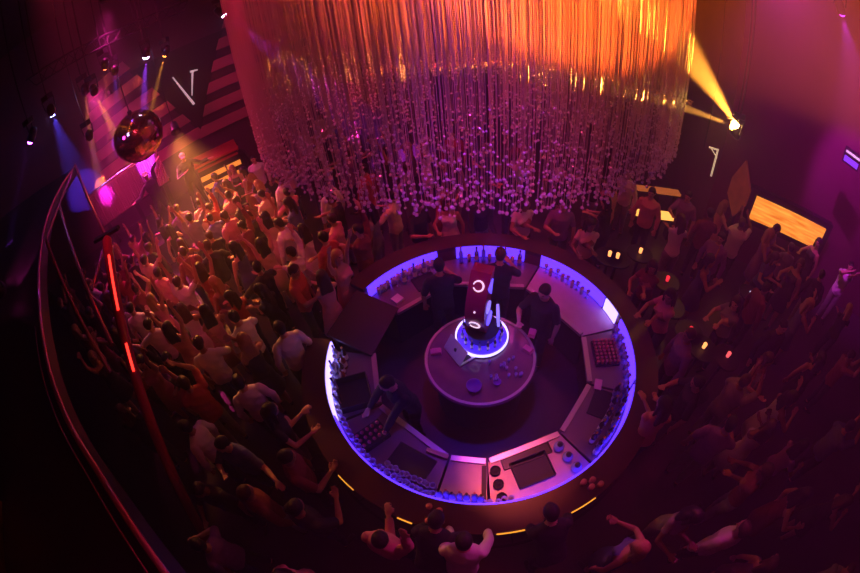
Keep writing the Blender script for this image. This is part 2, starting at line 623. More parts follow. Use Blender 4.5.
# bottle grid
o = put('bottle_grid', 'dark grid tray of red capped bottles on the lower left counter', 'tray', 1.80, -146)
bm = BM(); box(bm, (0, 0, .05), (.38, .26, .1)); link('tray_base', bm, m_dark, o)
m_redc = mat('red_cap', (.55, .08, .12), .35)
bm = BM()
for i in range(5):
    for j in range(3):
        ball(bm, (-.15 + i * .075, -.08 + j * .08, .12), .024, 8, 6)
link('bottle_caps', bm, m_redc, o)
o = put('glass_rack', 'red lit rack of small upturned glasses on the right counter', 'rack', 1.74, -9)
bm = BM(); box(bm, (0, 0, .02), (.36, .42, .04)); link('rack_base', bm, m_dark, o)
bm = BM()
for i in range(6):
    for j in range(7):
        lathe(bm, [(.018, .04), (.024, .10), (.0, .1)], 7, (-.15 + i * .06, -.18 + j * .06, 0))
link('upturned_glasses', bm, mat('red_tinted_glass', (.5, .12, .18), .15), o)

# globe jars and round wells of the front counter
for k, r in enumerate((1.63, 1.80, 1.97)):
    where = ('inner end', 'middle', 'outer end')[k]
    o = put('globe_jar', 'round blue lit glass jar at the %s of the row right of the well' % where, 'jar', r, -65, CTR)
    bm = BM(); lathe(bm, [(.0, .0), (.04, 0), (.065, .04), (.065, .07), (.04, .1), (.03, .11)], 18); link('jar_body', bm, mat('frosted_blue_glass', (.45, .5, .95), .2, trans=.3), o, True)
    bm = BM(); lathe(bm, [(.0, .11), (.034, .11), (.034, .125), (.0, .13)], 14); ball(bm, (0, 0, .14), .015, 8, 5); link('jar_lid', bm, m_dark, o, True)
    o = put('round_tub', 'small round black tub at the %s of the row left of the well' % where, 'tub', r, -93.5 + k * .6, CTR)
    bm = BM(); lathe(bm, [(0, .005), (.05, .005), (.055, .05), (.062, .05), (.06, 0), (0, 0)], 18); link('tub_body', bm, m_black, o, True)
    bm = BM(); lathe(bm, [(0, .02), (.05, .02)], 18); lathe(bm, [(0, .02), (.03, .035), (0, .045)], 8); link('tub_filling', bm, m_dark, o)


# bottles and glasses, one prototype each, copied
def bottle_proto(h, r, m, capm, lab=True):
    o = thing('liquor_bottle', '-', 'bottle')
    bm = BM(); lathe(bm, [(0, 0), (r, 0), (r, h * .58), (r * .85, h * .66), (r * .36, h * .76), (r * .33, h * .93), (0, h * .93)], 14)
    a = link('bottle_body', bm, m, o, True)
    bm = BM(); lathe(bm, [(0, h * .92), (r * .4, h * .92), (r * .4, h), (0, h)], 12); b = link('bottle_cap', bm, capm, o)
    note(a, b)
    if lab:
        bm = BM(); lathe(bm, [(r * 1.02, h * .16), (r * 1.02, h * .48)], 14); c = link('paper_label', bm, m_cream, o, True); note(c)
    return o


def glass_proto(kind):
    o = thing('cocktail_glass' if kind else 'tumbler_glass', '-', 'glass')
    bm = BM()
    if kind:
        lathe(bm, [(0, 0), (.034, 0), (.034, .004), (.005, .01), (.005, .08), (.03, .12), (.036, .16), (.033, .16), (.026, .12), (0, .09)], 12)
    else:
        lathe(bm, [(0, 0), (.028, 0), (.036, .13), (.033, .13), (.026, .01), (0, .01)], 12)
    a = link('glass_body', bm, m_glass, o, True); note(a)
    return o


protos = {'blue': bottle_proto(.30, .038, m_bottle, m_black), 'dark': bottle_proto(.30, .036, m_bottled, m_gcap),
          'amber': bottle_proto(.28, .042, m_bottlea, m_black), 'tall': bottle_proto(.33, .034, m_bottle, m_redc, False),
          'glass': glass_proto(0), 'stem': glass_proto(1)}
used = set()


def place(kind, p, label, group=None, rz=0.0, s=1.0):
    src = protos[kind]
    if kind not in used:
        used.add(kind); o = src
    else:
        o = copy_tree(src)
    o.location = p; o.rotation_euler = (0, 0, rz); o.scale = (s, s, s)
    o['label'] = label
    if group:
        o['group'] = group
    return o


rb = random.Random(11)


def arc_row(kinds, r, a0, a1, n, label, group, z=CTR, jr=.015):
    for i in range(n):
        a = a0 + (a1 - a0) * i / max(1, n - 1)
        place(kinds[i % len(kinds)], pol(r + rb.uniform(-jr, jr), a + rb.uniform(-.4, .4), z), label, group, rb.uniform(0, 6))


arc_row(['glass'], 2.01, -134, -114, 15, 'clear tumbler in the outer row along the blue lit lower left rim', 'tumblers at the lower left rim')
arc_row(['glass'], 1.92, -133, -115, 12, 'clear tumbler in the inner row along the blue lit lower left rim', 'tumblers of the lower left inner row')
arc_row(['blue', 'tall'], 1.99, -112, -99, 7, 'clear bottle standing on the pink counter at the front rim', 'clear bottles at the front rim')
arc_row(['glass'], 2.02, -98, -90, 5, 'clear tumbler at the front rim beside the black bar', 'tumblers at the front rim')
arc_row(['blue', 'dark', 'tall'], 1.99, -56, -30, 13, 'bottle in the outer row along the lower right rim', 'bottles of the lower right outer row')
arc_row(['dark', 'blue'], 1.86, -54, -30, 9, 'bottle in the inner row on the lower right counter', 'bottles of the lower right inner row')
arc_row(['glass', 'stem'], 2.0, -25, 2, 13, 'clear glass along the blue lit right rim', 'glasses at the right rim')
arc_row(['stem', 'glass'], 1.98, 24, 48, 9, 'clear glass on the smooth blue upper right counter', 'glasses on the upper right counter')
arc_row(['blue', 'glass', 'tall'], 1.97, 62, 90, 9, 'bottle or glass on the far counter behind the sculpture', 'glassware on the far counter')
arc_row(['glass'], 2.0, 104, 134, 16, 'clear tumbler along the blue lit upper left rim', 'tumblers at the upper left rim')
arc_row(['stem', 'blue'], 1.9, 106, 124, 7, 'bottle or stemmed glass inside the tumblers of the upper left rim', 'glassware of the upper left counter')
arc_row(['blue', 'stem', 'glass'], 2.0, -188, -160, 12, 'bottle or glass along the white lit left rim', 'glassware at the left rim')
arc_row(['dark', 'amber'], 1.88, -187, -176, 4, 'dark bottle on the left counter above the crate', 'dark bottles on the left counter')
arc_row(['glass'], 2.0, -157, -137, 9, 'clear tumbler at the rim below the crate', 'tumblers below the crate')

# candles and cups on the ledge near the guests
o3 = [(-113, 2.2), (-111.5, 2.3), (-110, 2.22), (-112, 2.36), (-69, 2.2), (-68, 2.3), (-66.5, 2.24), (-65.5, 2.34)]
m_pinkg = mat('pink_cocktail', (.85, .3, .35), .25)
for i, (a, r) in enumerate(o3):
    o = thing('cocktail_tumbler', ('small pink drink on the ledge at the %s of the front' % ('left' if i < 4 else 'right')), 'drink', pol(r, a, 1.1), 0,
              'pink drinks on the ledge, ' + ('left' if i < 4 else 'right'))
    bm = BM(); lathe(bm, [(0, 0), (.03, 0), (.036, .09), (0, .09)], 10); link('tumbler_body', bm, m_pinkg, o, True)

# ------------------------------------------------------------------ centre island
ISL = pol(.06, -120, 0)
isl = thing('centre_island', 'round drum table in the middle of the bar with glossy dark top', 'island table', ISL)
bm = BM(); lathe(bm, [(0, 0), (.62, 0), (.62, .9), (0, .9)], 64); link('drum', bm, m_black, isl)
bm = BM(); lathe(bm, [(0, .9), (.74, .9), (.75, .92), (.75, .95), (.73, .965), (0, .965)], 64); link('table_top', bm, mat('glossy_plum_top', (.20, .07, .14), .18, vary=.3, scale=6, coat=.5), isl)
bm = BM(); ringbox(bm, .70, .735, .966, .975, (0, 0), n=64); link('steel_band', bm, m_steel, isl)
PD = at(482, 331, z=1.1); PD.z = .966
ped = thing('lit_pedestal', 'round blue and white lit display pedestal on the centre island', 'display pedestal', PD)
bm = BM(); lathe(bm, [(0, 0), (.36, 0), (.36, .03), (.0, .03)], 48); link('base_disc', bm, m_black, ped)
bm = BM(); ringbox(bm, .345, .365, .03, .06, (0, 0), n=64); link('white_light_ring', bm, mat('white_light_ring', (.8, .8, 1), .4, emit=(.5, .4, 1.0), es=2.6), ped)
bm = BM(); lathe(bm, [(0, .03), (.33, .03), (.33, .06), (.0, .06)], 48); link('blue_lit_shelf', bm, mat('blue_lit_shelf', (.2, .15, .8), .4, emit=(.06, .02, 1.0), es=1.0), ped)
bm = BM(); lathe(bm, [(.0, .06), (.2, .06), (.2, .22), (.0, .22)], 40); link('drum_riser', bm, mat('violet_riser', (.10, .06, .4), .3), ped)
bm = BM(); lathe(bm, [(.0, .22), (.23, .22), (.23, .24), (.0, .24)], 40); link('riser_top', bm, m_dark, ped)
for i in range(15):
    a = D2(-175 + i * 23.0)
    place('dark' if i % 3 else 'blue', PD + Vector((.27 * math.cos(a), .27 * math.sin(a), .06)),
          'small dark bottle standing in the ring on the lit pedestal', 'bottles on the lit pedestal', 0, .58)

# the tall crescent sculpture with ring emblems
SB_ = PD + Vector((-.02, .04, .24))
sc = thing('crescent_sculpture', 'tall maroon crescent sculpture with white rings and blue lit hollows', 'sculpture', SB_)
sc.rotation_euler = (0, 0, D2(-28))
m_mar = mat('maroon_lacquer', (.33, .03, .09), .35, coat=.2)
m_ring = mat('white_lit_ring', (.9, .85, .9), .4, emit=(1, .75, .95), es=1.0)
HT, WD = .90, .125          # height, half width


def crescent(bm, y0, y1, x_out, x_in):
    n = 20
    lo, hi = [], []
    prof = []
    for i in range(n + 1):
        t = i / n
        prof.append((x_out(t), t * HT))
    for i in range(n, -1, -1):
        t = i / n
        prof.append((x_in(t), t * HT))
    A = [bm.verts.new((x, y0, z)) for x, z in prof]
    Bq = [bm.verts.new((x, y1, z)) for x, z in prof]
    m = len(prof)
    for i in range(n):
        bm.faces.new((A[i], A[i + 1], A[m - 2 - i], A[m - 1 - i]))
        bm.faces.new((Bq[i], Bq[i + 1], Bq[m - 2 - i], Bq[m - 1 - i]))
    for i in range(m):
        j = (i + 1) % m
        bm.faces.new((A[i], A[j], Bq[j], Bq[i]))


# convex front towards -Y of the local frame: swap axes with a matrix
xo = lambda t: -.12 - .15 * math.sin(PI * t) + .16 * t * t
xi = lambda t: .13 - .10 * math.sin(PI * t) + .06 * t * t
bm = BM(); crescent(bm, -WD, WD, xo, xi)
bmesh.ops.rotate(bm, verts=bm.verts[:], cent=(0, 0, 0), matrix=Matrix.Rotation(PI / 2, 3, 'Z'))
link('crescent_body', bm, m_mar, sc, False)
for t, r in ((.86, .062), (.27, .066)):
    z = t * HT; y = xo(t) - .006
    s = -math.atan((xo(t + .01) - xo(t - .01)) / .02 / HT)
    bm = BM()
    M = Euler((PI / 2 + s, 0, 0)).to_matrix()
    for k in range(28):
        a = -2.7 + 5.7 * k / 28; b2 = -2.7 + 5.7 * (k + 1) / 28
        w = .012 + .010 * math.sin(PI * k / 28)
        q = [Vector(((r + e) * math.cos(x), (r + e) * math.sin(x), h)) for x in (a, b2) for e in (-w / 2, w / 2) for h in (0, .01)]
        vv = [bm.verts.new(Vector((0, y, z)) + M @ p) for p in q]
        for f in ((0, 1, 3, 2), (4, 6, 7, 5), (0, 4, 5, 1), (2, 3, 7, 6), (1, 5, 7, 3), (0, 2, 6, 4)):
            bm.faces.new([vv[i] for i in f])
    link('ring_emblem', bm, m_ring, sc)
bm = BM(); ball(bm, (0, xo(.53) - .004, .53 * HT), .014, 8, 6); link('stud', bm, m_ring, sc)
# blue lit hollows on the right hand side
m_hol = mat('blue_lit_hollow', (.2, .2, .8), .4, emit=(.12, .07, 1.0), es=1.8)
m_holw = mat('pale_lit_disc', (.6, .6, .95), .4, emit=(.25, .2, 1.0), es=1.1)
bm = BM()
for (y0, za, y1, zb2, y2, zc2) in ((-.12, .80, .06, .82, .0, .62),):
    vv = [bm.verts.new((WD + .004, y, z)) for y, z in ((y0, za), (y1, zb2), (y2, zc2))]
    ww = [bm.verts.new((WD + .02, y, z)) for y, z in ((y0, za), (y1, zb2), (y2, zc2))]
    bm.faces.new(vv); bm.faces.new(ww)
    for i in range(3):
        bm.faces.new((vv[i], vv[(i + 1) % 3], ww[(i + 1) % 3], ww[i]))
link('upper_hollow', bm, m_hol, sc)
bm = BM(); lathe(bm, [(0, 0), (.085, 0), (.085, .015), (0, .015)], 28, (WD, -.08, .46), M=Euler((0, PI / 2, 0)).to_matrix()); link('round_hollow', bm, m_holw, sc)
bm = BM(); lathe(bm, [(0, 0), (.1, 0), (.1, .015), (0, .015)], 28, (WD, -.03, .2), M=Euler((0, PI / 2, 0)).to_matrix()); link('lower_hollow', bm, m_hol, sc)
o = thing('lit_glass_disc', 'pale blue lit glass disc standing beside the crescent sculpture', 'disc', PD + Vector((.20, .02, .24)), D2(-12))
bm = BM(); lathe(bm, [(0, 0), (.15, 0), (.15, .03), (0, .03)], 36, (0, 0, .15), M=Euler((0, PI / 2 - .1, 0)).to_matrix()); link('disc', bm, m_holw, o)
bm = BM(); box(bm, (.01, 0, .012), (.08, .14, .024)); link('disc_foot', bm, m_dark, o)

# laptop on the island, lid turned towards the camera
la = at(442, 345, z=.99); lb = at(462, 369, z=.99)
ld = (lb - la); lz = math.atan2(ld.y, ld.x)
lap = thing('laptop', 'open silver laptop with dark fruit mark on its lid', 'laptop', ((la.x + lb.x) / 2, (la.y + lb.y) / 2, .976), lz)
LW = .38
m_alu = mat('silver_aluminium', (.72, .70, .72), .4, metal=.35)
bm = BM(); box(bm, (0, .13, .01), (LW, .26, .016)); link('keyboard_base', bm, m_alu, lap)
bm = BM(); box(bm, (0, .14, .0195), (LW * .85, .12, .003)); link('keyboard', bm, m_black, lap)
tilt = Euler((D2(-33), 0, 0)).to_matrix()
lid = BM(); box(lid, tilt @ Vector((0, 0, .12)) + Vector((0, 0, .015)), (LW, .009, .23), M=tilt)
lidp = link('lid', lid, m_alu, lap)
bm = BM(); box(bm, tilt @ Vector((0, .006, .12)) + Vector((0, 0, .015)), (LW * .92, .003, .205), M=tilt)
link('screen', bm, mat('laptop_screen', (.1, .1, .15), .3, emit=(.5, .45, 1), es=.8), lidp)
bm = BM()
prof = []
for k in range(28):       # fruit outline with a bite on the right and a dip on top
    a = 2 * PI * k / 28
    r = .026 * (1 - .16 * max(0, math.sin(a)) ** 8 - .08 * max(0, -math.sin(a)) ** 12)
    x, z = r * math.cos(a), r * math.sin(a) * 1.02
    dx, dz = x - .031, z - .004
    dd = math.hypot(dx, dz)
    if dd < .014:
        x, z = .031 + dx / dd * .014, .004 + dz / dd * .014
    prof.append((x, z))
for y in (-.0075,):
    vv = [bm.verts.new(tilt @ Vector((x, y, z + .12)) + Vector((0, 0, .015))) for x, z in prof]
    ww = [bm.verts.new(tilt @ Vector((x, y + .003, z + .12)) + Vector((0, 0, .015))) for x, z in prof]
    bm.faces.new(vv); bm.faces.new(ww)
    for i in range(len(vv)):
        j = (i + 1) % len(vv)
        bm.faces.new((vv[i], vv[j], ww[j], ww[i]))
ball(bm, tilt @ Vector((.006, -.006, .153)) + Vector((0, 0, .015)), (.005, .003, .010), 8, 5, Euler((0, .6, 0)).to_matrix())
link('fruit_mark', bm, m_black, lidp)

# things lying on the island: glasses, bowls, cloths
for i in range(16):
    x, y = rb.uniform(-.03, .38), rb.uniform(-.42, -.12)
    place('glass', ISL + Vector((x + .1, y, .966)), 'small glass in the cluster in front of the lit pedestal', 'glasses on the centre island', 0, .55)
for i, (px, py, lab) in enumerate(((436, 352, 'left of the laptop'), (532, 334, 'at the right edge'), (528, 350, 'near the right edge'))):
    p = at(px, py, z=.975)
    o = thing('folded_cloth', 'folded pink cloth on the centre island %s' % lab, 'cloth', (p.x, p.y, .968), i * 1.1)
    bm = BM()
    for k in range(4):
        box(bm, (rb.uniform(-.008, .008), rb.uniform(-.008, .008), .008 + k * .013), (.15 - .012 * k, .10 - .006 * k, .012), rb.uniform(-.1, .1))
    link('cloth_layers', bm, mat('pink_cloth', (.75, .25, .35), .8), o)
for i, (px, py, r, lab) in enumerate(((474, 388, .1, 'at the front'), (497, 383, .055, 'small, beside the larger one'))):
    p = at(px, py, z=.975)
    o = thing('glass_bowl', 'shiny violet glass bowl on the centre island %s' % lab, 'bowl', (p.x, p.y, .967))
    bm = BM(); lathe(bm, [(0, 0), (r * .5, 0), (r * .9, r * .4), (r, r * .8), (r * .93, r * .8), (r * .8, r * .4), (0, r * .12)], 28)
    link('bowl', bm, mat('violet_glass', (.35, .12, .5), .08, coat=.6), o, True)
# ------------------------------------------------------------------ balcony edge on the left
RZ = 3.93
rp = [(175, 590), (165, 573), (135, 530), (100, 475), (70, 425), (52, 380), (44, 345), (39, 300), (40, 255), (47, 218), (60, 188), (75, 166)]
ep = [at(x, y, z=RZ) for x, y in rp]
# smooth
sm = []
for i in range(len(ep) - 1):
    p0, p1, p2, p3 = ep[max(i - 1, 0)], ep[i], ep[i + 1], ep[min(i + 2, len(ep) - 1)]
    for k in range(6):
        t = k / 6
        sm.append(.5 * ((2 * p1) + (p2 - p0) * t + (2 * p0 - 5 * p1 + 4 * p2 - p3) * t * t + (3 * p1 - p0 - 3 * p2 + p3) * t ** 3))
sm.append(ep[-1])
m_tube = mat('glossy_rose_tube', (.75, .22, .32), .15, metal=.7)
bal2 = thing('curved_balcony_edge', 'black balcony floor with curved glossy rose tube along its edge', 'balcony', (sm[0].x, sm[0].y, RZ - .2))
off = Vector((sm[0].x, sm[0].y, RZ - .2))
bm = BM(); tube(bm, [p - off for p in sm], .021, 10); link('edge_tube', bm, m_tube, bal2, True)
bm = BM()
poly = [(p.x - off.x, p.y - off.y) for p in sm] + [(-12.6 - off.x, 5.9 - off.y), (-12.6 - off.x, -3 - off.y), (sm[0].x - 1.5 - off.x, -3 - off.y)]
tl, bl_ = [bm.verts.new((x, y, .175)) for x, y in poly], [bm.verts.new((x, y, .0)) for x, y in poly]
n = len(poly)
bmesh.ops.triangulate(bm, faces=[bm.faces.new(tl), bm.faces.new(bl_[::-1])])
for i in range(n):
    bm.faces.new((bl_[i], bl_[(i + 1) % n], tl[(i + 1) % n], tl[i]))
link('balcony_floor', bm, m_black, bal2)
# inner thin tube just behind the edge
bm = BM(); tube(bm, [p - off + Vector((-.10, -.03, .0)) for p in sm[:40]], .006, 6); link('inner_trim', bm, m_tube, bal2, True)

# steel frames hanging between the balcony edge and the dance floor
m_frame = mat('rosy_steel_frame', (.55, .2, .28), .25, metal=.7)
fr = thing('hanging_steel_frame', 'dark steel railing frame between the balcony edge and the dance floor', 'frame', at(75, 166, hd=8.6))
fo = fr.location.copy()
P = {'a': at(75, 165, hd=8.6), 'b': at(107, 238, hd=6.6), 'c': at(59, 205, hd=7.4), 'd': at(112, 345, hd=4.5), 'e': at(46, 240, hd=5.6), 'f': at(110, 372, hd=3.9), 'g': at(92, 290, hd=5.2)}
for nm, (i, j, r) in {'upper_bar': ('a', 'b', .03), 'middle_bar': ('c', 'd', .035), 'lower_bar': ('e', 'f', .025)}.items():
    bm = BM(); tube(bm, [P[i] - fo, P[j] - fo], r, 8); link(nm, bm, m_frame, fr)
for i, j in (('a', 'c'), ('c', 'e'), ('b', 'g')):
    bm = BM(); tube(bm, [P[i] - fo, P[j] - fo], .022, 8); link('cross_bar', bm, m_frame, fr)

# red light column
m_redl = mat('red_light_tube', (.8, .05, .05), .3, emit=(1, .03, .02), es=3.0)
m_redh = mat('rose_lacquer_tube', (.5, .03, .08), .2, coat=.5)
pt = at(107, 240, hd=5.9); pb = at(134, 372, hd=4.7)
pd = (pb - pt).normalized(); foot = pt + pd * ((pt.z - .02) / -pd.z)
col = thing('red_light_column', 'tall glossy red light column leaning in the crowd near the balcony', 'light column', (foot.x, foot.y, 0))
cf = Vector((foot.x, foot.y, 0))
bm = BM(); tube(bm, [foot - cf, pt - cf, pt - cf - pd * .08], [.085, .085, .03], 18); link('column_body', bm, m_redh, col, True)
bm = BM(); lathe(bm, [(0, 0), (.2, 0), (.2, .03), (0, .05)], 24); link('foot_plate', bm, m_black, col)
Lc = (pb - pt).length
tow = (Vector((0, 0, EYE)) - pt).normalized(); tow = (tow - pd * tow.dot(pd)).normalized()
for t0, t1 in ((.14, .56), (.80, 1.0)):
    bm = BM(); tube(bm, [pt + pd * Lc * t0 + tow * .085 - cf, pt + pd * Lc * t1 + tow * .085 - cf], .02, 8); link('light_tube', bm, m_redl, col)
q2 = wdir(70)
bm = BM(); box(bm, pt - cf - pd * .09, (.5, .1, .05), math.atan2(q2.y, q2.x)); link('top_bracket', bm, m_black, col)

# gold ottoman at the bottom left
gp = at(6, 560, z=RZ - .02)
m_goldf = mat('crumpled_gold_fabric', (.6, .30, .06), .3, metal=.6, bump=1.0, scale=9, vary=.4)
gold = thing('gold_ottoman', 'gold crumpled fabric seat on the balcony at the bottom left', 'seat', (gp.x - .38, gp.y - .05, RZ - .025), .4)
bm = BM(); box(bm, (0, 0, .18), (.8, .8, .36)); bmesh.ops.bevel(bm, geom=bm.edges[:], offset=.06, segments=3, affect='EDGES'); link('cushion', bm, m_goldf, gold, True)

# ------------------------------------------------------------------ right hand side
m_scr = bpy.data.materials.new('amber_screen'); m_scr.use_nodes = True
nt = m_scr.node_tree; p = nt.nodes['Principled BSDF']
tc = nt.nodes.new('ShaderNodeTexCoord'); mp = nt.nodes.new('ShaderNodeMapping'); nz = nt.nodes.new('ShaderNodeTexNoise'); cr = nt.nodes.new('ShaderNodeValToRGB')
mp.inputs['Scale'].default_value = (.8, 1, 9); nz.inputs['Scale'].default_value = 2.2; nz.inputs['Detail'].default_value = 5
cr.color_ramp.elements[0].position = .35; cr.color_ramp.elements[0].color = (.75, .16, .01, 1)
cr.color_ramp.elements[1].position = .7; cr.color_ramp.elements[1].color = (1.0, .40, .05, 1)
nt.links.new(tc.outputs['Object'], mp.inputs['Vector']); nt.links.new(mp.outputs['Vector'], nz.inputs['Vector'])
nt.links.new(nz.outputs['Fac'], cr.inputs['Fac']); nt.links.new(cr.outputs['Color'], p.inputs['Emission Color'])
p.inputs['Emission Strength'].default_value = 1.4; p.inputs['Base Color'].default_value = (.2, .06, .01, 1)
MATS['amber_screen'] = m_scr
mid = (SA + SB) / 2; L = (Vector((SB.x, SB.y, 0)) - Vector((SA.x, SA.y, 0))).length
zt, zb = (SA.z + SB.z) / 2 - .0, 1.36
scr = thing('amber_screen', 'long glowing amber screen in a black frame on the right wall', 'screen', (mid.x, mid.y, 0), math.atan2(sd.y, sd.x))
# local +Y points away from the room centre or towards it: find sign
sy = 1 if Vector((-sd.y, sd.x, 0)).dot(sn) > 0 else -1
bm = BM(); box(bm, (0, -sy * .1, (zt + zb) / 2), (L + .36, .18, zt - zb + .3)); link('screen_housing', bm, m_black, scr)
bm = BM(); box(bm, (0, sy * .005, (zt + zb) / 2), (L, .03, zt - zb)); link('screen_face', bm, m_scr, scr)
# side panel seen at a slant
hx = [(733, 164), (741, 178), (749, 190), (742, 211), (731, 200), (729, 180)]
hp = [at(x, y, hd=8.35 - (i in (1, 2)) * .0) for i, (x, y) in enumerate(hx)]
m_amb = mat('amber_side_panel', (.4, .12, .04), .35, vary=.5, scale=4, emit=(.8, .15, .02), es=.05)
sp0 = at(728, 190, hd=8.5); sp1 = at(750, 190, hd=8.1)
side = thing('slanted_side_panel', 'dim orange marbled panel left of the amber screen', 'wall panel', ((sp0.x + sp1.x) / 2, (sp0.y + sp1.y) / 2, 0), math.atan2((sp1 - sp0).y, (sp1 - sp0).x))
w = (sp1 - sp0).xy.length
bm = BM()
pr = [(-w / 2, 2.05), (-w * .1, 2.6), (w / 2, 2.1), (w / 2, 1.75), (w * .12, 1.3), (-w / 2, 1.65)]
A = [bm.verts.new((x, 0, z)) for x, z in pr]; Bq = [bm.verts.new((x, .06, z)) for x, z in pr]
bm.faces.new(A); bm.faces.new(Bq)
for i in range(6):
    bm.faces.new((A[i], A[(i + 1) % 6], Bq[(i + 1) % 6], Bq[i]))
link('panel_face', bm, m_amb, side)
bm = BM(); box(bm, (0, .12, 1.15), (.1, .1, 2.3)); link('panel_post', bm, m_black, side)

# round pillar catching the orange light
pp = at(762, 138, hd=8.9)
bm = BM(); lathe(bm, [(0, 0), (.42, 0), (.42, CEIL), (0, CEIL)], 40, (pp.x + .3, pp.y + .25, 0)); struct('pillar', bm, mat('bronze_pillar', (.30, .10, .09), .3, metal=.3))

# steel truss beside the orange lamp, its brightness put in as glow
tr = thing('bracket_with_glow', 'small bright steel bracket hanging below the orange lamp', 'bracket', at(716, 152, hd=8.0))
to = tr.location.copy()
for nm, pts, r in (('arm', [(709, 147), (718, 150)], .02), ('upright', [(718, 149), (711, 176)], .022), ('brace', [(711, 148), (717, 158)], .012)):
    bm = BM(); tube(bm, [at(x, y, hd=8.0) - to for x, y in pts], r, 8); link(nm, bm, mat('white_steel_with_glow', (.9, .85, .75), .35, emit=(1, .75, .45), es=.5), tr)
bm = BM(); tube(bm, [at(704, 147, hd=8.0) - to, Vector((at(704, 147, hd=8.0).x - to.x, at(704, 147, hd=8.0).y - to.y, CEIL - to.z))], .01, 6); link('hanging_rod', bm, m_bmetal, tr)

# glowing lounge tables at the far right
m_lit = mat('amber_lit_table', (.7, .4, .1), .4, emit=(1, .42, .08), es=1.8)
m_litd = mat('amber_dim_table', (.6, .3, .1), .4, emit=(1, .25, .05), es=.35)
for (px, py, w, d, m, lab) in ((641, 212, .28, .2, m_lit, 'small bright amber lit cube table left of the man in pink'), (666, 215, .36, .28, m_lit, 'small bright amber lit cube table right of the man in pink'),
                               (668, 191, .7, .25, m_litd, 'long dim amber lit bar table behind the man in pink'), (646, 188, .5, .2, m_litd, 'dim amber lit table below the crystal edge')):
    p = at(px, py, z=.62)
    o = thing('lit_table', lab, 'table', (p.x, p.y, 0), -.25)
    bm = BM(); box(bm, (0, 0, .60), (w, d, .06)); link('table_top', bm, m, o)
    for sx in (-1, 1):
        bm = BM(); box(bm, (sx * w * .4, 0, .285), (.05, d * .8, .57)); link('leg', bm, m_black, o)
# candles / small red lamps on the guest tables
for px, py, c, lab in ((668, 278, 'red', 'red glowing candle, topmost of those right of the bar'), (673, 303, 'red', 'red glowing candle, second from the top right of the bar'), (691, 329, 'red', 'small red candle between the bar and the pale shirt guests'),
                       (729, 354, 'pink', 'square pink glowing table lamp at the right'), (610, 253, 'amber', 'amber candle at the left of the pair behind the bar'), (618, 255, 'amber', 'amber candle at the right of the pair behind the bar'),
                       (641, 250, 'amber', 'pale amber candle nearest the lit tables'), (705, 345, 'amber', 'tiny amber candle left of the pink table lamp')):
    p = at(px, py, z=1.12)
    o = thing('cocktail_table', 'black stand table under the ' + lab.replace('glowing ', ''), 'table', (p.x, p.y, 0))
    bm = BM(); lathe(bm, [(0, 1.02), (.25, 1.02), (.25, 1.05), (0, 1.05)], 24); link('table_top', bm, m_black, o)
    bm = BM(); lathe(bm, [(0, 0), (.2, 0), (.2, .02), (.03, .05), (.03, 1.02), (0, 1.02)], 16); link('pedestal', bm, m_bmetal, o)
    e = {'red': (1, .03, .05), 'pink': (1, .12, .14), 'amber': (1, .35, .1)}[c]
    o = thing('candle_lamp', lab, 'candle', (p.x, p.y, 1.05))
    bm = BM(); lathe(bm, [(0, 0), (.028, 0), (.034, .10), (0, .10)], 12); link('lamp_glass', bm, mat('candle_' + c, e, .3, emit=e, es=2.0 if c == 'amber' else 1.2), o, True)
    bm = BM(); lathe(bm, [(0, 0), (.036, 0), (.036, .012), (0, .012)], 12); link('lamp_foot', bm, m_black, o)

p = at(752, 291, z=1.12)
o = thing('cocktail_table', 'black stand table with a glowing white phone, below the amber screen', 'table', (p.x, p.y, 0))
bm = BM(); lathe(bm, [(0, 1.02), (.25, 1.02), (.25, 1.05), (0, 1.05)], 24); link('table_top', bm, m_black, o)
bm = BM(); lathe(bm, [(0, 0), (.2, 0), (.2, .02), (.03, .05), (.03, 1.02), (0, 1.02)], 16); link('pedestal', bm, m_bmetal, o)
o = thing('phone', 'small phone with lit white screen on a table below the amber screen', 'phone', (p.x, p.y, 1.05), .6)
bm = BM(); box(bm, (0, 0, .005), (.15, .075, .009)); link('phone_body', bm, m_black, o)
bm = BM(); box(bm, (0, 0, .0105), (.135, .065, .002)); link('phone_screen', bm, mat('phone_screen', (.5, .5, .6), .3, emit=(.7, .75, 1), es=1.5), o)
# phone held up / violet display at the far right edge
p = at(852, 159, hd=8.6)
o = thing('wall_display', 'small violet and white display at the right edge of the photo', 'display', p, -1.0)
bm = BM(); box(bm, (0, .03, 0), (.42, .05, .34)); link('display_housing', bm, m_black, o)
bm = BM(); box(bm, (0, 0, -.07), (.36, .02, .12)); link('violet_screen', bm, mat('violet_display', (.1, .05, .3), .3, emit=(.2, .05, .9), es=1.0), o)
bm = BM(); box(bm, (0, 0, .08), (.36, .02, .05)); link('white_screen', bm, mat('white_display', (.5, .5, .5), .3, emit=(.8, .8, .9), es=.6), o)
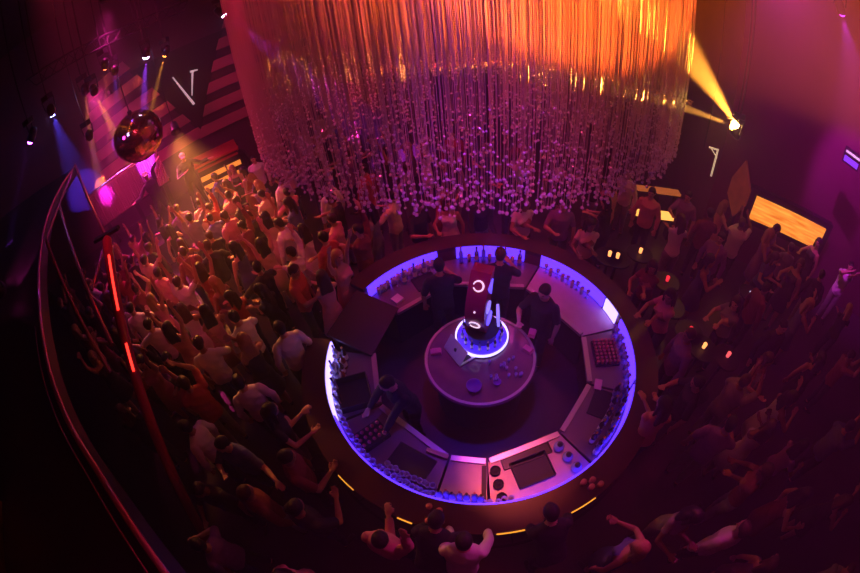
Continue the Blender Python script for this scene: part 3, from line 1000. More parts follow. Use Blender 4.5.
# ------------------------------------------------------------------ people
m_skin = [mat('skin_tone_light', (.62, .36, .26), .55), mat('skin_tone_tan', (.42, .22, .14), .55), mat('skin_tone_brown', (.24, .12, .075), .5)]
m_eye = mat('eye_dark', (.02, .015, .015), .3)
m_lip = mat('lip_red', (.4, .08, .08), .5)
HAIRC = {'black': mat('hair_black', (.012, .01, .01), .55, bump=.5, scale=60), 'brown': mat('hair_brown', (.06, .03, .018), .55, bump=.5, scale=60),
         'fair': mat('hair_fair', (.40, .24, .10), .5, bump=.5, scale=60)}
CLOTH = {n: mat('cloth_' + n, c, .8, bump=.25, scale=14) for n, c in {
    'white': (.78, .76, .74), 'black': (.02, .02, .024), 'grey': (.25, .24, .25), 'pink': (.70, .28, .32), 'red': (.45, .05, .05),
    'blue': (.08, .10, .28), 'cream': (.72, .58, .40), 'maroon': (.2, .04, .05), 'violet': (.25, .12, .35), 'navy': (.02, .03, .08)}.items()}
m_shoe = mat('shoe_black', (.02, .018, .018), .4)


def cap(bm, a, b, r0, r1, n=8):
    """tapered limb piece with round ends"""
    a, b = Vector(a), Vector(b)
    d = (b - a)
    L = max(d.length, 1e-4)
    q = d.to_track_quat('Z', 'Y').to_matrix()
    prof = [(0, -r0), (r0 * .7, -r0 * .7), (r0, 0)]
    for k in (1, 2, 3):
        t = k / 4
        prof.append((r0 + (r1 - r0) * t, L * t))
    prof += [(r1, L), (r1 * .7, L + r1 * .7), (0, L + r1)]
    lathe(bm, prof, n, a, M=q)


def ikarm(sh, hand, side, l1=.29, l2=.26, pole=None):
    sh, hand = Vector(sh), Vector(hand)
    d = hand - sh
    L = min(d.length, l1 + l2 - .01)
    d.normalize(); hand = sh + d * L
    x = (l1 * l1 - l2 * l2 + L * L) / (2 * L)
    h = math.sqrt(max(l1 * l1 - x * x, 0))
    pole = Vector(pole) if pole else Vector((side * .8, -.5, -.6))
    pp = (pole - d * pole.dot(d)).normalized()
    return sh + d * x + pp * h, hand


def loft(bm, secs, n=14):
    """secs: (centre, half width, half depth, tilt)"""
    rings = []
    for c, rx, ry in secs:
        c = Vector(c)
        rings.append([bm.verts.new(c + Vector((rx * math.cos(2 * PI * k / n), ry * math.sin(2 * PI * k / n), 0))) for k in range(n)])
    for a, b in zip(rings, rings[1:]):
        for k in range(n):
            bm.faces.new((a[k], a[(k + 1) % n], b[(k + 1) % n], b[k]))
    bm.faces.new(rings[0][::-1]); bm.faces.new(rings[-1])


def remesh(bm, vox, smooth=2):
    me = bpy.data.meshes.new('tmp')
    bmesh.ops.recalc_face_normals(bm, faces=bm.faces[:])
    bm.to_mesh(me); bm.free()
    o = bpy.data.objects.new('tmp', me); COL.objects.link(o)
    md = o.modifiers.new('r', 'REMESH'); md.mode = 'VOXEL'; md.voxel_size = vox
    sm_ = o.modifiers.new('s', 'SMOOTH'); sm_.factor = .5; sm_.iterations = smooth
    dg = bpy.context.evaluated_depsgraph_get()
    out = bpy.data.meshes.new_from_object(o.evaluated_get(dg))
    bpy.data.objects.remove(o); bpy.data.meshes.remove(me)
    return out


def seg_dist(p, a, b):
    ab = b - a
    t = max(0, min(1, (p - a).dot(ab) / max(ab.length_squared, 1e-9)))
    return (p - a - ab * t).length


HZ = 1.645     # head centre height before posing


def make_person(pose, female, style, vox=.011):
    """pose: dict with lean, hands, head, legs. Facing local +Y."""
    lean = pose.get('lean', 0.0)
    sit = pose.get('sit', False)
    f = .93 if female else 1.0
    hipz = .5 if sit else .94
    W = (.165 if female else .19)
    up = Euler((-lean, pose.get('side', 0), 0)).to_matrix()
    hip = Vector((0, 0, hipz))

    def T(x, y, z):
        return hip + up @ Vector((x, y, z - .94))
    bm = BM()
    # torso
    n0 = len(bm.verts)
    if female:
        secs = [((0, 0, .86), .12, .09), ((0, 0, .93), .165, .115), ((0, 0, 1.02), .15, .1), ((0, .005, 1.12), .122, .085), ((0, .015, 1.22), .14, .1), ((0, .03, 1.30), .152, .118), ((0, .005, 1.38), .155, .09), ((0, -.005, 1.43), .12, .065), ((0, -.005, 1.47), .06, .05)]
    else:
        secs = [((0, 0, .86), .12, .09), ((0, 0, .93), .16, .11), ((0, 0, 1.02), .155, .105), ((0, .005, 1.12), .15, .1), ((0, .01, 1.24), .17, .115), ((0, .01, 1.34), .185, .12), ((0, 0, 1.41), .185, .09), ((0, -.005, 1.455), .13, .065), ((0, -.005, 1.49), .065, .055)]
    loft(bm, secs)
    bm.verts.ensure_lookup_table()
    for v in bm.verts[n0:]:
        v.co = T(v.co.x, v.co.y, v.co.z)
    if female:
        for s in (-1, 1):
            ball(bm, T(s * .065, .095, 1.285), .06, 10, 7)
    # neck and head
    hy = pose.get('headyaw', 0); hp_ = pose.get('headpitch', 0)
    nk = T(0, 0, 1.46)
    hM = up @ Euler((hp_, 0, hy)).to_matrix()
    hc = nk + up @ Vector((0, .012, .05)) + hM @ Vector((0, .015, .135))
    cap(bm, nk, nk + (hc - nk) * .6, .052 * f, .05 * f)
    hs = .98 if female else 1.0
    n0 = len(bm.verts)
    ball(bm, (0, 0, 0), (.074 * hs, .094 * hs, .088 * hs), 18, 14)
    ball(bm, (0, .022, -.055), (.054 * hs, .062 * hs, .058 * hs), 14, 10)      # jaw
    ball(bm, (0, .083, -.022), (.013, .018, .016), 8, 6)                       # nose tip
    cap(bm, (0, .083, .012), (0, .093, -.018), .008, .011, 6)                  # nose bridge
    ball(bm, (0, .080, .028), (.045, .012, .008), 8, 6)                        # brow
    ball(bm, (0, .079, -.058), (.022, .010, .009), 8, 6)                       # lips
    ball(bm, (0, .070, -.095), (.018, .014, .014), 8, 6)                       # chin
    for s in (-1, 1):
        ball(bm, (s * .076 * hs, -.008, -.008), (.010, .018, .03), 8, 6)       # ears
        ball(bm, (s * .038, .066, -.022), (.02, .016, .016), 8, 6)             # cheeks
    bm.verts.ensure_lookup_table()
    for v in bm.verts[n0:]:
        v.co = hc + hM @ v.co
    bones = {'torso': [(T(0, 0, .98), T(0, 0, 1.42))], 'neck': [(nk + (hc - nk) * .25, hc)], 'hips': [(T(-.06, 0, .9), T(.06, 0, .9))]}
    # legs
    feet = pose.get('feet', ((-.10, .0), (.10, .0)))
    for s, (fx, fy) in zip((-1, 1), feet):
        h = T(s * .085, 0, .88)
        if sit:
            kn = Vector((s * .1, .42, .52)); an = Vector((s * .1, .42, .09))
        else:
            an = Vector((fx, fy, .085))
            mid = (h + an) / 2
            kn = Vector((mid.x, mid.y + .035 + pose.get('bend', 0), mid.z + .02))
        th = .088 if female else .085
        cap(bm, h, kn, th, .056, 10)
        cap(bm, kn, kn + (an - kn) * .35, .054, .057, 10)
        cap(bm, kn + (an - kn) * .35, an, .056, .036, 10)
        toe = an + Vector((s * .02, .15, -.045))
        cap(bm, an + Vector((0, -.03, -.045)), toe, .038, .032)
        bones.setdefault('thigh', []).append((h, kn)); bones.setdefault('shin', []).append((kn, an)); bones.setdefault('foot', []).append((an + Vector((0, -.03, -.05)), toe))
    # arms
    hands = pose['hands']
    for s, hd_ in zip((-1, 1), hands):
        sh = T(s * W, -.005, 1.395)
        tgt = hip + up @ (Vector((s * hd_[0], hd_[1], hd_[2] - .94)))
        el, wr = ikarm(sh, tgt, s, .275 * (f + .02), .245 * (f + .02), hd_[3] if len(hd_) > 3 else None)
        k = .85 if female else 1.0
        cap(bm, sh + Vector((-s * .02, 0, 0)), el, .056 * k, .041 * k, 9)
        cap(bm, el, el + (wr - el) * .3, .04 * k, .042 * k, 8)
        cap(bm, el + (wr - el) * .3, wr, .042 * k, .027 * k, 8)
        bones.setdefault('upperarm', []).append((sh, el)); bones.setdefault('forearm', []).append((el, wr))
        # hand: palm, four unequal bent fingers, thumb from the side near the wrist
        fd = (wr - el).normalized()
        sd_ = fd.cross(Vector((0, 0, 1)) if abs(fd.z) < .8 else Vector((0, 1, 0))).normalized() * s
        nn = sd_.cross(fd).normalized()
        R = Matrix((sd_, nn, fd)).transposed()
        ball(bm, wr + fd * .05, (.042, .017, .055), 10, 8, M=R)
        for kf, (ox, ln) in enumerate(((-.031, .060), (-.0105, .075), (.0105, .070), (.031, .052))):
            b0 = wr + fd * .088 + sd_ * ox
            b1 = b0 + fd * ln * .5 + nn * .008 + sd_ * ox * .15
            b2 = b1 + fd * ln * .42 + nn * .022
            cap(bm, b0 - fd * .02, b1, .0095, .0088, 6); cap(bm, b1, b2, .0088, .0075, 6)
        tb0 = wr + fd * .025 - sd_ * .028
        tb1 = tb0 + fd * .035 - sd_ * .028 + nn * .01
        cap(bm, tb0, tb1, .012, .010, 6); cap(bm, tb1, tb1 + fd * .032 - sd_ * .004 + nn * .008, .010, .0085, 6)
        bones.setdefault('hand', []).append((wr + fd * .02, wr + fd * .17))
    me = remesh(bm, vox, 2)
    # eyes and lips as coloured patches of the face
    me.materials.append(m_skin[0]); me.materials.append(m_eye); me.materials.append(m_lip)
    hMi = hM.inverted()
    names, lists = [], []
    for k2, v2 in bones.items():
        for a, b in v2:
            names.append(k2); lists.append((Vector(a), Vector(b)))
    region = []
    for p in me.polygons:
        c = p.center
        q = hMi @ (c - hc)
        if q.y > .06:
            for s in (-1, 1):
                if (Vector((q.x - s * .031, (q.z - .008) * 1.4))).length < .0125:
                    p.material_index = 1
            if abs(q.z + .058) < .008 and abs(q.x) < .024:
                p.material_index = 2
        best, bn = 9, None
        for nme, (a, b) in zip(names, lists):
            d = seg_dist(c, a, b)
            d *= {'torso': .62, 'hips': .8, 'neck': .95}.get(nme, 1)
            if d < best:
                best, bn, bi = d, nme, (a, b)
        ab = bi[1] - bi[0]
        t = (c - bi[0]).dot(ab) / max(ab.length_squared, 1e-9)
        region.append((bn, t))
    me.polygons.foreach_set('use_smooth', [True] * len(me.polygons))
    body = bpy.data.objects.new('person', me); COL.objects.link(body)
    body['category'] = 'person'

    def shell(name, test, off, m, extra=None):
        b2 = BM(); b2.from_mesh(me)
        b2.faces.ensure_lookup_table()
        b2.normal_update()
        kill = [fc for fc in b2.faces if not test(*region[fc.index]) or (extra and not extra[fc.index])]
        bmesh.ops.delete(b2, geom=kill, context='FACES')
        b2.normal_update()
        o_ = off
        for v in b2.verts:
            v.co += v.normal * (o_ + .004 * math.sin(v.co.z * 43 + v.co.x * 29) * math.cos(v.co.y * 37))
        for fc in b2.faces:
            fc.material_index = 0
            fc.smooth = True
        m2 = bpy.data.meshes.new(name); b2.to_mesh(m2); b2.free()
        m2.materials.append(m)
        o = bpy.data.objects.new(name, m2); COL.objects.link(o); o.parent = body
        note(o)
        return o
    # note() needs the final body name
    sleeve = style.get('sleeve', .9)
    top = lambda r, t: r == 'torso' or (r == 'upperarm' and t < sleeve) or (r == 'forearm' and sleeve > 1.5 and t < .92)
    if style.get('dress'):
        shell('dress_bodice', lambda r, t: (r == 'torso' and t < .93), .009, CLOTH['black'])
        b3 = BM()
        loft(b3, [(T(0, 0, 1.02), .152, .108), (T(0, 0, .93), .18, .128), (T(0, 0, .80), .19, .14), (Vector((0, .02, .56 if not sit else .5)), .19 + style.get('flare', .02), .15 + style.get('flare', .02)), (Vector((0, .02, .53 if not sit else .48)), .175, .14)], 22)
        sk = link('dress_skirt', b3, CLOTH['black'], body, True); note(sk)
    else:
        shell('shirt', lambda r, t: top(r, t) or (r == 'hips'), .014 if not female else .009, CLOTH['white'])
        shell('trousers', lambda r, t: (r == 'hips') or r in ('thigh',) or (r == 'shin' and t < .95), .011, CLOTH['navy'])
    cx = [p.center.x for p in me.polygons]
    for s in (-1, 1):
        shell('shoe', lambda r, t: r == 'foot', .006, m_shoe, [c * s > 0 for c in cx])
    # hair
    hb = BM()
    n0 = 0
    if style['hair'] == 'short':
        ball(hb, (0, -.012, .022), (.082, .096, .088), 18, 14)
        ball(hb, (0, .035, .065), (.055, .045, .03), 10, 8)
        ball(hb, (0, -.05, -.02), (.066, .055, .06), 12, 8)
    else:
        ball(hb, (0, -.014, .022), (.086, .1, .092), 18, 14)
        ball(hb, (0, -.06, -.04), (.078, .062, .09), 12, 8)
        for x in (-.05, -.02, .02, .05):
            cap(hb, (x, -.08, -.02), (x * 1.5, -.10, -.24), .045, .032, 8)
        for s in (-1, 1):
            cap(hb, (s * .072, -.01, .0), (s * .082, -.01, -.17), .028, .02, 8)
    for v in hb.verts:
        v.co = hc + hM @ v.co
    hm_ = remesh(hb, .010 if vox < .012 else .014, 1)
    hm_.materials.append(HAIRC['black'])
    hm_.polygons.foreach_set('use_smooth', [True] * len(hm_.polygons))
    ho = bpy.data.objects.new('hair', hm_); COL.objects.link(ho); ho.parent = body; note(ho)
    if style.get('cap_hat'):
        cbm = BM(); lathe(cbm, [(0, .095), (.05, .085), (.083, .04), (.086, .01), (.08, .01), (.0, .06)], 20)
        box(cbm, (0, .11, .02), (.11, .09, .008))
        for v in cbm.verts:
            v.co = hc + hM @ (v.co + Vector((0, 0, .03)))
        ch = link('cap', cbm, CLOTH['white'], body); note(ch)
    if style.get('stripes'):
        for (a, b) in bones['upperarm'] + bones['forearm'] + bones['shin'][:]:
            sb2 = BM(); d = (b - a).normalized(); side_ = d.cross(Vector((1, 0, 0))).normalized()
            out_ = Vector((1 if a.x > 0 else -1, 0, 0))
            tube(sb2, [a + out_ * .05 + Vector((0, .035, 0)), b + out_ * .045 + Vector((0, .035, 0))], .014, 6)
            so = link('white_stripe', sb2, CLOTH['white'], body); note(so)
    return body


DOWN = (.27, .06, .84); CUP = (.14, .36, 1.22, (.9, -.2, -.8)); UPH = (.22, .12, 1.93, (1, .2, 0)); UPW = (.42, .10, 1.82, (1, -.3, -.3))
CHEST = (.10, .30, 1.30, (.9, 0, -.8)); LEANB = (.20, .46, 1.12, (.9, -.3, -.6)); HEADH = (.1, .1, 1.72, (1, .2, .2)); OUT = (.62, .22, 1.30, (0, -.3, -1)); PHONE = (.08, .34, 1.68, (.9, 0, -.8))
PROT = {}


def proto(key, pose, female, style, vox=.0125):
    PROT[key] = (make_person(pose, female, style, vox), female, style)


proto('m_down', dict(hands=(DOWN, DOWN)), False, dict(hair='short', sleeve=1.6))
proto('m_cup', dict(hands=(DOWN, CUP), headpitch=-.15, feet=((-.12, .05), (.1, -.04))), False, dict(hair='short', sleeve=.85))
proto('m_up', dict(hands=(UPH, UPW), headpitch=.15, feet=((-.16, 0), (.14, .05))), False, dict(hair='short', sleeve=.8))
proto('m_one', dict(hands=(CHEST, UPH), headyaw=.3, feet=((-.12, 0), (.14, .06)), side=.06), False, dict(hair='short', sleeve=1.6))
proto('m_lean', dict(hands=(LEANB, LEANB), lean=.28, headpitch=.1, bend=.02), False, dict(hair='short', sleeve=1.6))
proto('m_bend', dict(hands=((.2, .5, 1.15, (.9, -.3, -.6)), (.24, .46, 1.14, (.9, -.3, -.6))), lean=.62, headpitch=.3, bend=.03, feet=((-.12, -.1), (.12, -.02))), False, dict(hair='short', sleeve=1.6))
proto('m_out', dict(hands=(OUT, CHEST), headyaw=-.4), False, dict(hair='short', sleeve=.85))
proto('m_phone', dict(hands=(PHONE, PHONE), headpitch=.05), False, dict(hair='short', sleeve=.85))
proto('f_down', dict(hands=(DOWN, CUP), headyaw=.4), True, dict(hair='long', dress=True))
proto('f_up', dict(hands=(UPH, UPH), headpitch=.1, side=-.05), True, dict(hair='long', dress=True))
proto('f_head', dict(hands=(HEADH, CHEST), headyaw=-.3, side=.08), True, dict(hair='long', dress=True, flare=.05))
proto('f_cup', dict(hands=(CHEST, CUP), lean=.1, headyaw=.5), True, dict(hair='long', sleeve=.5))
proto('f_one', dict(hands=(DOWN, UPW), headyaw=-.2), True, dict(hair='long', sleeve=.3))
proto('perf', dict(hands=(OUT, CHEST), lean=.1, feet=((-.2, .1), (.2, -.05)), headpitch=-.2), False, dict(hair='short', sleeve=1.6, cap_hat=True, stripes=True))
proto('perf2', dict(hands=(UPW, OUT), lean=.05, feet=((-.16, .1), (.2, 0)), side=.1), False, dict(hair='short', sleeve=1.6, cap_hat=True, stripes=True))
first_use = set()
POSEW = {'m_down': 'arms hanging down', 'm_cup': 'one forearm raised', 'm_up': 'both arms up', 'm_one': 'one arm up', 'm_lean': 'leaning forward', 'm_out': 'arm stretched sideways', 'm_phone': 'hands at face',
         'f_down': 'one forearm raised', 'f_up': 'both arms up', 'f_head': 'hand on her head', 'f_cup': 'both forearms raised', 'f_one': 'one arm up'}
PEOPLE = []


def person(key, p, face, top='black', hair='black', skin=0, low='navy', s=1.0, z=0.0, label=None, group=None):
    src, fem, style = PROT[key]
    if key in first_use:
        o = copy_tree(src)
    else:
        first_use.add(key); o = src
    o.location = (p[0], p[1], z)
    d = Vector((face[0] - p[0], face[1] - p[1]))
    o.rotation_euler = (0, 0, math.atan2(d.y, d.x) - PI / 2)
    o.scale = (s, s, s)

    def setm(ob, i, m):
        ob.material_slots[i].link = 'OBJECT'
        ob.material_slots[i].material = m
    setm(o, 0, m_skin[skin]); setm(o, 1, m_eye); setm(o, 2, m_lip)
    PEOPLE.append([o, key, top, hair, fem, style, label, low])
    o['_t'] = top; o['_h'] = hair; o['_l'] = low
    return o


# named people of the photo: pixel of the head, height of the head, what they wear
def seen(px, py, key, top, face, hair='black', skin=0, low='navy', label=None, s=1.0, z=0.0, hz=1.62):
    p = at(px, py, z=z + hz * s)
    if key in ('m_lean', 'm_bend') or 'ledge' in (label or ''):
        v = Vector((p.x - bcx[0], p.y - bcx[1])); v = v.normalized() * max(v.length, 2.78)
        p.x, p.y = bcx[0] + v.x, bcx[1] + v.y
    if isinstance(face, tuple) and len(face) == 2 and abs(face[0]) > 30:
        q = at(face[0], face[1], z=1.2); face = (q.x, q.y)
    return person(key, p, face, top, hair, skin, low, s, z, label)


bcx = (BC.x, BC.y)
stg = (-6.4, 8.8)
seen(281, 330, 'm_down', 'white', stg, label='man in white shirt with broad pink lit back left of the bar opening')
seen(240, 384, 'm_down', 'white', stg, label='man in pale pink lit shirt at the lower left of the crowd')
seen(465, 532, 'm_lean', 'white', bcx, label='person in white shirt leaning at the front of the bar, lowest in the photo', low='black')
seen(388, 517, 'm_one', 'pink', bcx, label='person in pink top at the ledge left of the front')
seen(438, 508, 'm_bend', 'black', bcx, label='dark-haired person in black with head at the front rim, left of centre')
seen(548, 496, 'm_bend', 'black', bcx, label='dark-haired person in black with head at the front rim, right of centre', low='black')
seen(664, 412, 'f_cup', 'pink', (640, 300), label='woman in pale pink top right of the lower right rim')
seen(652, 193, 'm_down', 'pink', (600, 300), label='broad man in pink shirt between the two amber lit tables')
seen(689, 196, 'm_cup', 'violet', (600, 300), label='man in violet shirt right of the amber lit tables')
seen(740, 302, 'f_cup', 'grey', (640, 330), label='woman in grey top below the amber screen')
seen(721, 238, 'm_down', 'violet', (640, 330), label='man in violet shirt just below the amber side panel')
seen(255, 163, 'm_down', 'white', (236, 260), label='man in orange lit white shirt right of the striped booth', hz=1.5)
seen(237, 150, 'm_down', 'black', (215, 250), label='man in dark suit at the right end of the striped booth', hz=1.5)
seen(232, 168, 'f_down', 'black', (215, 250), hair='fair', label='fair-haired woman in black in front of the striped booth', hz=1.66)
seen(263, 195, 'm_cup', 'cream', stg, label='man in cream shirt below the one in orange lit white')
seen(262, 243, 'f_up', 'cream', stg, label='woman in orange lit cream top dancing with both arms up')
seen(320, 280, 'f_head', 'pink', stg, label='woman in pink top at the upper left of the bar opening', hair='brown')
seen(336, 258, 'f_up', 'pink', bcx, hair='fair', label='fair-haired woman in pink with both arms up above the bar opening')
seen(358, 232, 'm_one', 'maroon', stg, label='man in maroon with one arm up below the crystal edge')
# bartenders
person('m_cup', pol(1.12, 112), pol(2.4, 100), 'black', 'black', 1, 'black', label='bartender in black standing left of the tall sculpture')
person('m_cup', pol(.98, 22), pol(.3, -40), 'black', 'black', 0, 'black', label='bartender in black right of the centre island')
person('m_lean', pol(1.16, -150), pol(2.4, -150), 'black', 'black', 0, 'black', s=.98, label='bartender in black bent over the lower left counter')
person('m_cup', pol(1.2, 68), pol(2.4, 70), 'black', 'brown', 0, 'black', label='bartender in black at the far counter behind the sculpture')
# performers
p1 = at(203, 207, z=.72); p2 = at(171, 224, z=.72)
person('perf', p1, (-3.4, 5.5), 'black', 'black', 0, 'black', z=.702, s=1.04, label='performer in black with white striped sleeves and white cap by the booth')
person('perf2', p2, (-3.6, 5.0), 'black', 'black', 0, 'black', z=.702, s=1.04, label='performer in black with white stripes and raised arm left of the other')
for px, py, key, top in ((143, 235, 'm_up', 'maroon'), (120, 246, 'f_up', 'pink')):
    pass

# the crowd on the floor
rc = random.Random(21)
taken = [Vector((o[0].location.x, o[0].location.y)) for o in PEOPLE]
keys_m = ['m_down', 'm_down', 'm_cup', 'm_cup', 'm_up', 'm_one', 'm_out', 'm_phone']
keys_f = ['f_down', 'f_down', 'f_cup', 'f_up', 'f_head', 'f_cup', 'f_one']
stage_poly_n = nS
obst = [(Vector((o.location.x, o.location.y)), .42) for o in S.objects if o.get('category') == 'table' and o.parent is None]
for i in range(14):
    _q = foot + (pt - foot) * (i / 13)
    if _q.z < 2.0:
        obst.append((Vector((_q.x, _q.y)), .38))


def ok_spot(p, md):
    q = Vector((p.x, p.y))
    r = (q - Vector(bcx)).length
    if r < 2.74:
        return False
    if abs(((math.degrees(math.atan2(q.y - BC.y, q.x - BC.x)) - 154 + 180) % 360) - 180) < 9 and r < 2.9:
        return False
    if q.dot(nS.xy) > 9.4 and q.dot(tS.xy) < .3:
        return False
    if q.dot(nS.xy) > 10.0 and q.dot(tS.xy) < 3.0:
        return False
    if q.dot(nS.xy) > 11.9:
        return False
    if (Vector((p.x, p.y, 0)) - c0).dot(sn) < .55:
        return False
    if p.y > 12.6 or p.x > 10.2:
        return False
    for t in taken:
        if (t - q).length < md:
            return False
    for t, rr_ in obst:
        if (t - q).length < rr_:
            return False
    return True


def zone_of(p):
    px, py = pix((p.x, p.y, 1.5))
    return px, py


def dense(px, py):
    """minimum distance between people for a place in the photo"""
    if px < 25 or px > 850 or py > 590 or py < 118:
        return None
    if px < 56 + max(0, (py - 300)) * .55 and py > 180:
        return None
    if py < 205 and 290 < px < 620:
        return .75
    if px > 610:
        return .66 if px < 800 else .95
    if py > 440 or (px < 230 and py > 380):
        return .60
    return .50


n_try, crowd = 0, 0
while crowd < 236 and n_try < 60000:
    n_try += 1
    px, py = rc.uniform(25, 850), rc.uniform(120, 585)
    p = at(px, py, z=1.5)
    md = dense(px, py)
    if md is None or math.hypot(p.x, p.y) > 13:
        continue
    # thin by the area a pixel covers so far rows are not starved
    if not ok_spot(p, md):
        continue
    r = (Vector((p.x, p.y)) - Vector(bcx)).length
    fem = rc.random() < .45
    key = rc.choice(keys_f if fem else keys_m)
    left = px < 420 and py < 360
    face = stg if (left and r > 3.0) else bcx
    if not left and r > 3.2:
        face = (p.x + rc.uniform(-1, 1), p.y + rc.uniform(-1, 1))
    if r < 2.95:
        key = rc.choice(['m_lean', 'm_cup', 'f_cup', 'f_down', 'm_down'])
        fem = key[0] == 'f'
    if px > 600:
        key = rc.choice(['m_down', 'm_cup', 'f_down', 'f_cup', 'f_head', 'm_phone'])
    if py > 420 and key in ('m_up', 'f_up'):
        key = 'm_cup'
    if key in ('m_up', 'f_up', 'm_one', 'f_one') and rc.random() < .4:
        key = 'm_down' if key[0] == 'm' else 'f_down'
    fem = key[0] == 'f'
    top = rc.choice(['white', 'black', 'black', 'grey', 'pink', 'red', 'blue', 'cream', 'maroon', 'violet', 'black'] if not (px > 600 or py > 420) else ['black', 'black', 'black', 'grey', 'maroon', 'pink', 'blue', 'violet', 'maroon', 'white'])
    hair = rc.choice(['black', 'black', 'black', 'brown', 'brown', 'fair'] if fem else ['black', 'black', 'brown'])
    j = rc.uniform(-.5, .5)
    d = Vector((face[0] - p.x, face[1] - p.y)); d.rotate(Matrix.Rotation(j, 2))
    person(key, (p.x, p.y), (p.x + d.x, p.y + d.y), top, hair, rc.choice([0, 0, 1, 1, 2]), rc.choice(['navy', 'black', 'grey']), rc.uniform(.95, 1.05))
    taken.append(Vector((p.x, p.y)))
    crowd += 1
print('CROWD', crowd, n_try)

# clothing colours per person
bpy.context.view_layer.update()
for rec in PEOPLE:
    o, key, top, hair, fem, style, label, low = rec
    for ch in o.children:
        st_ = ch.name.split('.')[0]
        m = {'hair': HAIRC[hair], 'shirt': CLOTH[top], 'dress_bodice': CLOTH[top], 'dress_skirt': CLOTH[top], 'trousers': CLOTH[low]}.get(st_)
        if m:
            ch.material_slots[0].link = 'OBJECT'
            ch.material_slots[0].material = m
    for k in ('_t', '_h', '_l'):
        del o[k]

# labels: clothing, hair, pose and where they stand counted out from a landmark
SECT = [(175, 'towards the red light column'), (160, 'towards the left end of the stage'), (147, 'towards the mirror ball'), (136, 'towards the performers'), (126, 'towards the striped booth'), (113, 'below the left crystal edge'),
        (92, 'straight behind the sculpture'), (72, 'below the right crystal edge'), (50, 'towards the amber lit tables'), (25, 'towards the amber screen'), (5, 'towards the right wall'), (-20, 'towards the right picture edge'),
        (-45, 'towards the bottom right corner'), (-70, 'at the bottom right of the strips'), (-95, 'at the bottom below the strips'), (-125, 'at the bottom left of the strips'), (-150, 'towards the bottom left corner'), (-172, 'towards the balcony edge')]
sect = {}
for rec in PEOPLE:
    if rec[6]:
        rec[0]['label'] = rec[6]
        continue
    o = rec[0]
    a = math.degrees(math.atan2(o.location.y - BC.y, o.location.x - BC.x))
    k = min(range(len(SECT)), key=lambda i: abs((a - SECT[i][0] + 180) % 360 - 180))
    r = math.hypot(o.location.x - BC.x, o.location.y - BC.y)
    sect.setdefault(k, []).append((r, rec))
ORD = ['nearest the bar'] + [w + ' outward' for w in ('second', 'third', 'fourth', 'fifth', 'sixth', 'seventh', 'eighth', 'ninth', 'tenth', 'eleventh', 'twelfth')]
for k, lst in sect.items():
    lst.sort(key=lambda t: t[0])
    seen_l = {}
    for r, rec in lst:
        o, key, top, hair, fem, style, _l, low = rec
        ttl = 'woman' if fem else 'man'
        cl = top + (' dress' if style.get('dress') else ' top')
        seen_l.setdefault((hair, ttl, cl, POSEW.get(key, '')), []).append(rec)
    for (hair, ttl, cl, ps), recs in seen_l.items():
        for i, rec in enumerate(recs):
            base = '%s-haired %s in %s, %s, %s' % (hair if hair == 'fair' else hair, ttl, cl, ps, SECT[k][1])
            if len(recs) > 1:
                base = '%s-haired %s in %s, %s, %s' % (hair, ttl, cl, SECT[k][1], ORD[min(i, 11)])
            rec[0]['label'] = base if len(base.split()) <= 16 else base.replace(', ' + ps, '')
for rec in PEOPLE:
    px, py = pix((rec[0].location.x, rec[0].location.y, 1.4))
    rec[0]['group'] = 'bar staff' if 'bartender' in rec[0]['label'] else ('performers on the stage' if 'performer' in rec[0]['label'] else 'club guests')
# ------------------------------------------------------------------ lights
def moving_head(px, py, hd, tx, ty, tz=None, thd=None, color=(1, .3, .05), power=400, cone=10, label='', blend=.5, lens=.05, es=40, lensc=None, rad=.04, group=None):
    c = at(px, py, hd=hd)
    t = at(tx, ty, z=tz, hd=thd)
    o = thing('moving_head_light', label, 'stage light', c, 0, group)
    d = (t - c).normalized()
    q = d.to_track_quat('Z', 'Y').to_matrix()
    bm = BM(); lathe(bm, [(0, -.26), (.06, -.26), (.085, -.2), (.09, -.04), (.075, -.02), (0, -.02)], 16, (0, 0, 0), M=q); link('lamp_head', bm, m_bmetal, o, True)
    lc = lensc or color
    mname = 'lens_%02d_%02d_%02d_%d' % (lc[0] * 99, lc[1] * 99, lc[2] * 99, es)
    bm = BM(); lathe(bm, [(0, -.018), (lens * 1.1, -.018), (lens, .012), (lens * .6, .03), (0, .036)], 16, (0, 0, 0), M=q); link('lens', bm, mat(mname, lc, .4, emit=lc, es=es), o)
    bm = BM(); z1 = .32
    u = q @ Vector((1, 0, 0)); u.z = 0; u.normalize()
    back = q @ Vector((0, 0, -.14))
    tube(bm, [back + u * .1, back + u * .12 + Vector((0, 0, .2)), back - u * .12 + Vector((0, 0, .2)), back - u * .1], .014, 6); link('yoke', bm, m_bmetal, o)
    bm = BM(); box(bm, back + Vector((0, 0, .25)), (.2, .14, .1)); link('base', bm, m_bmetal, o)
    bm = BM(); tube(bm, [back + Vector((0, 0, .3)), Vector((back.x, back.y, CEIL - c.z))], .012, 6); link('hanging_rod', bm, m_bmetal, o)
    ld = bpy.data.lights.new('stage_beam', 'SPOT')
    ld.color = color; ld.energy = power * 18; ld.spot_size = D2(cone); ld.spot_blend = blend; ld.shadow_soft_size = rad
    lo = bpy.data.objects.new('stage_beam', ld); COL.objects.link(lo)
    lo.location = c + d * .09
    lo.rotation_euler = d.to_track_quat('-Z', 'Y').to_euler()
    return lo


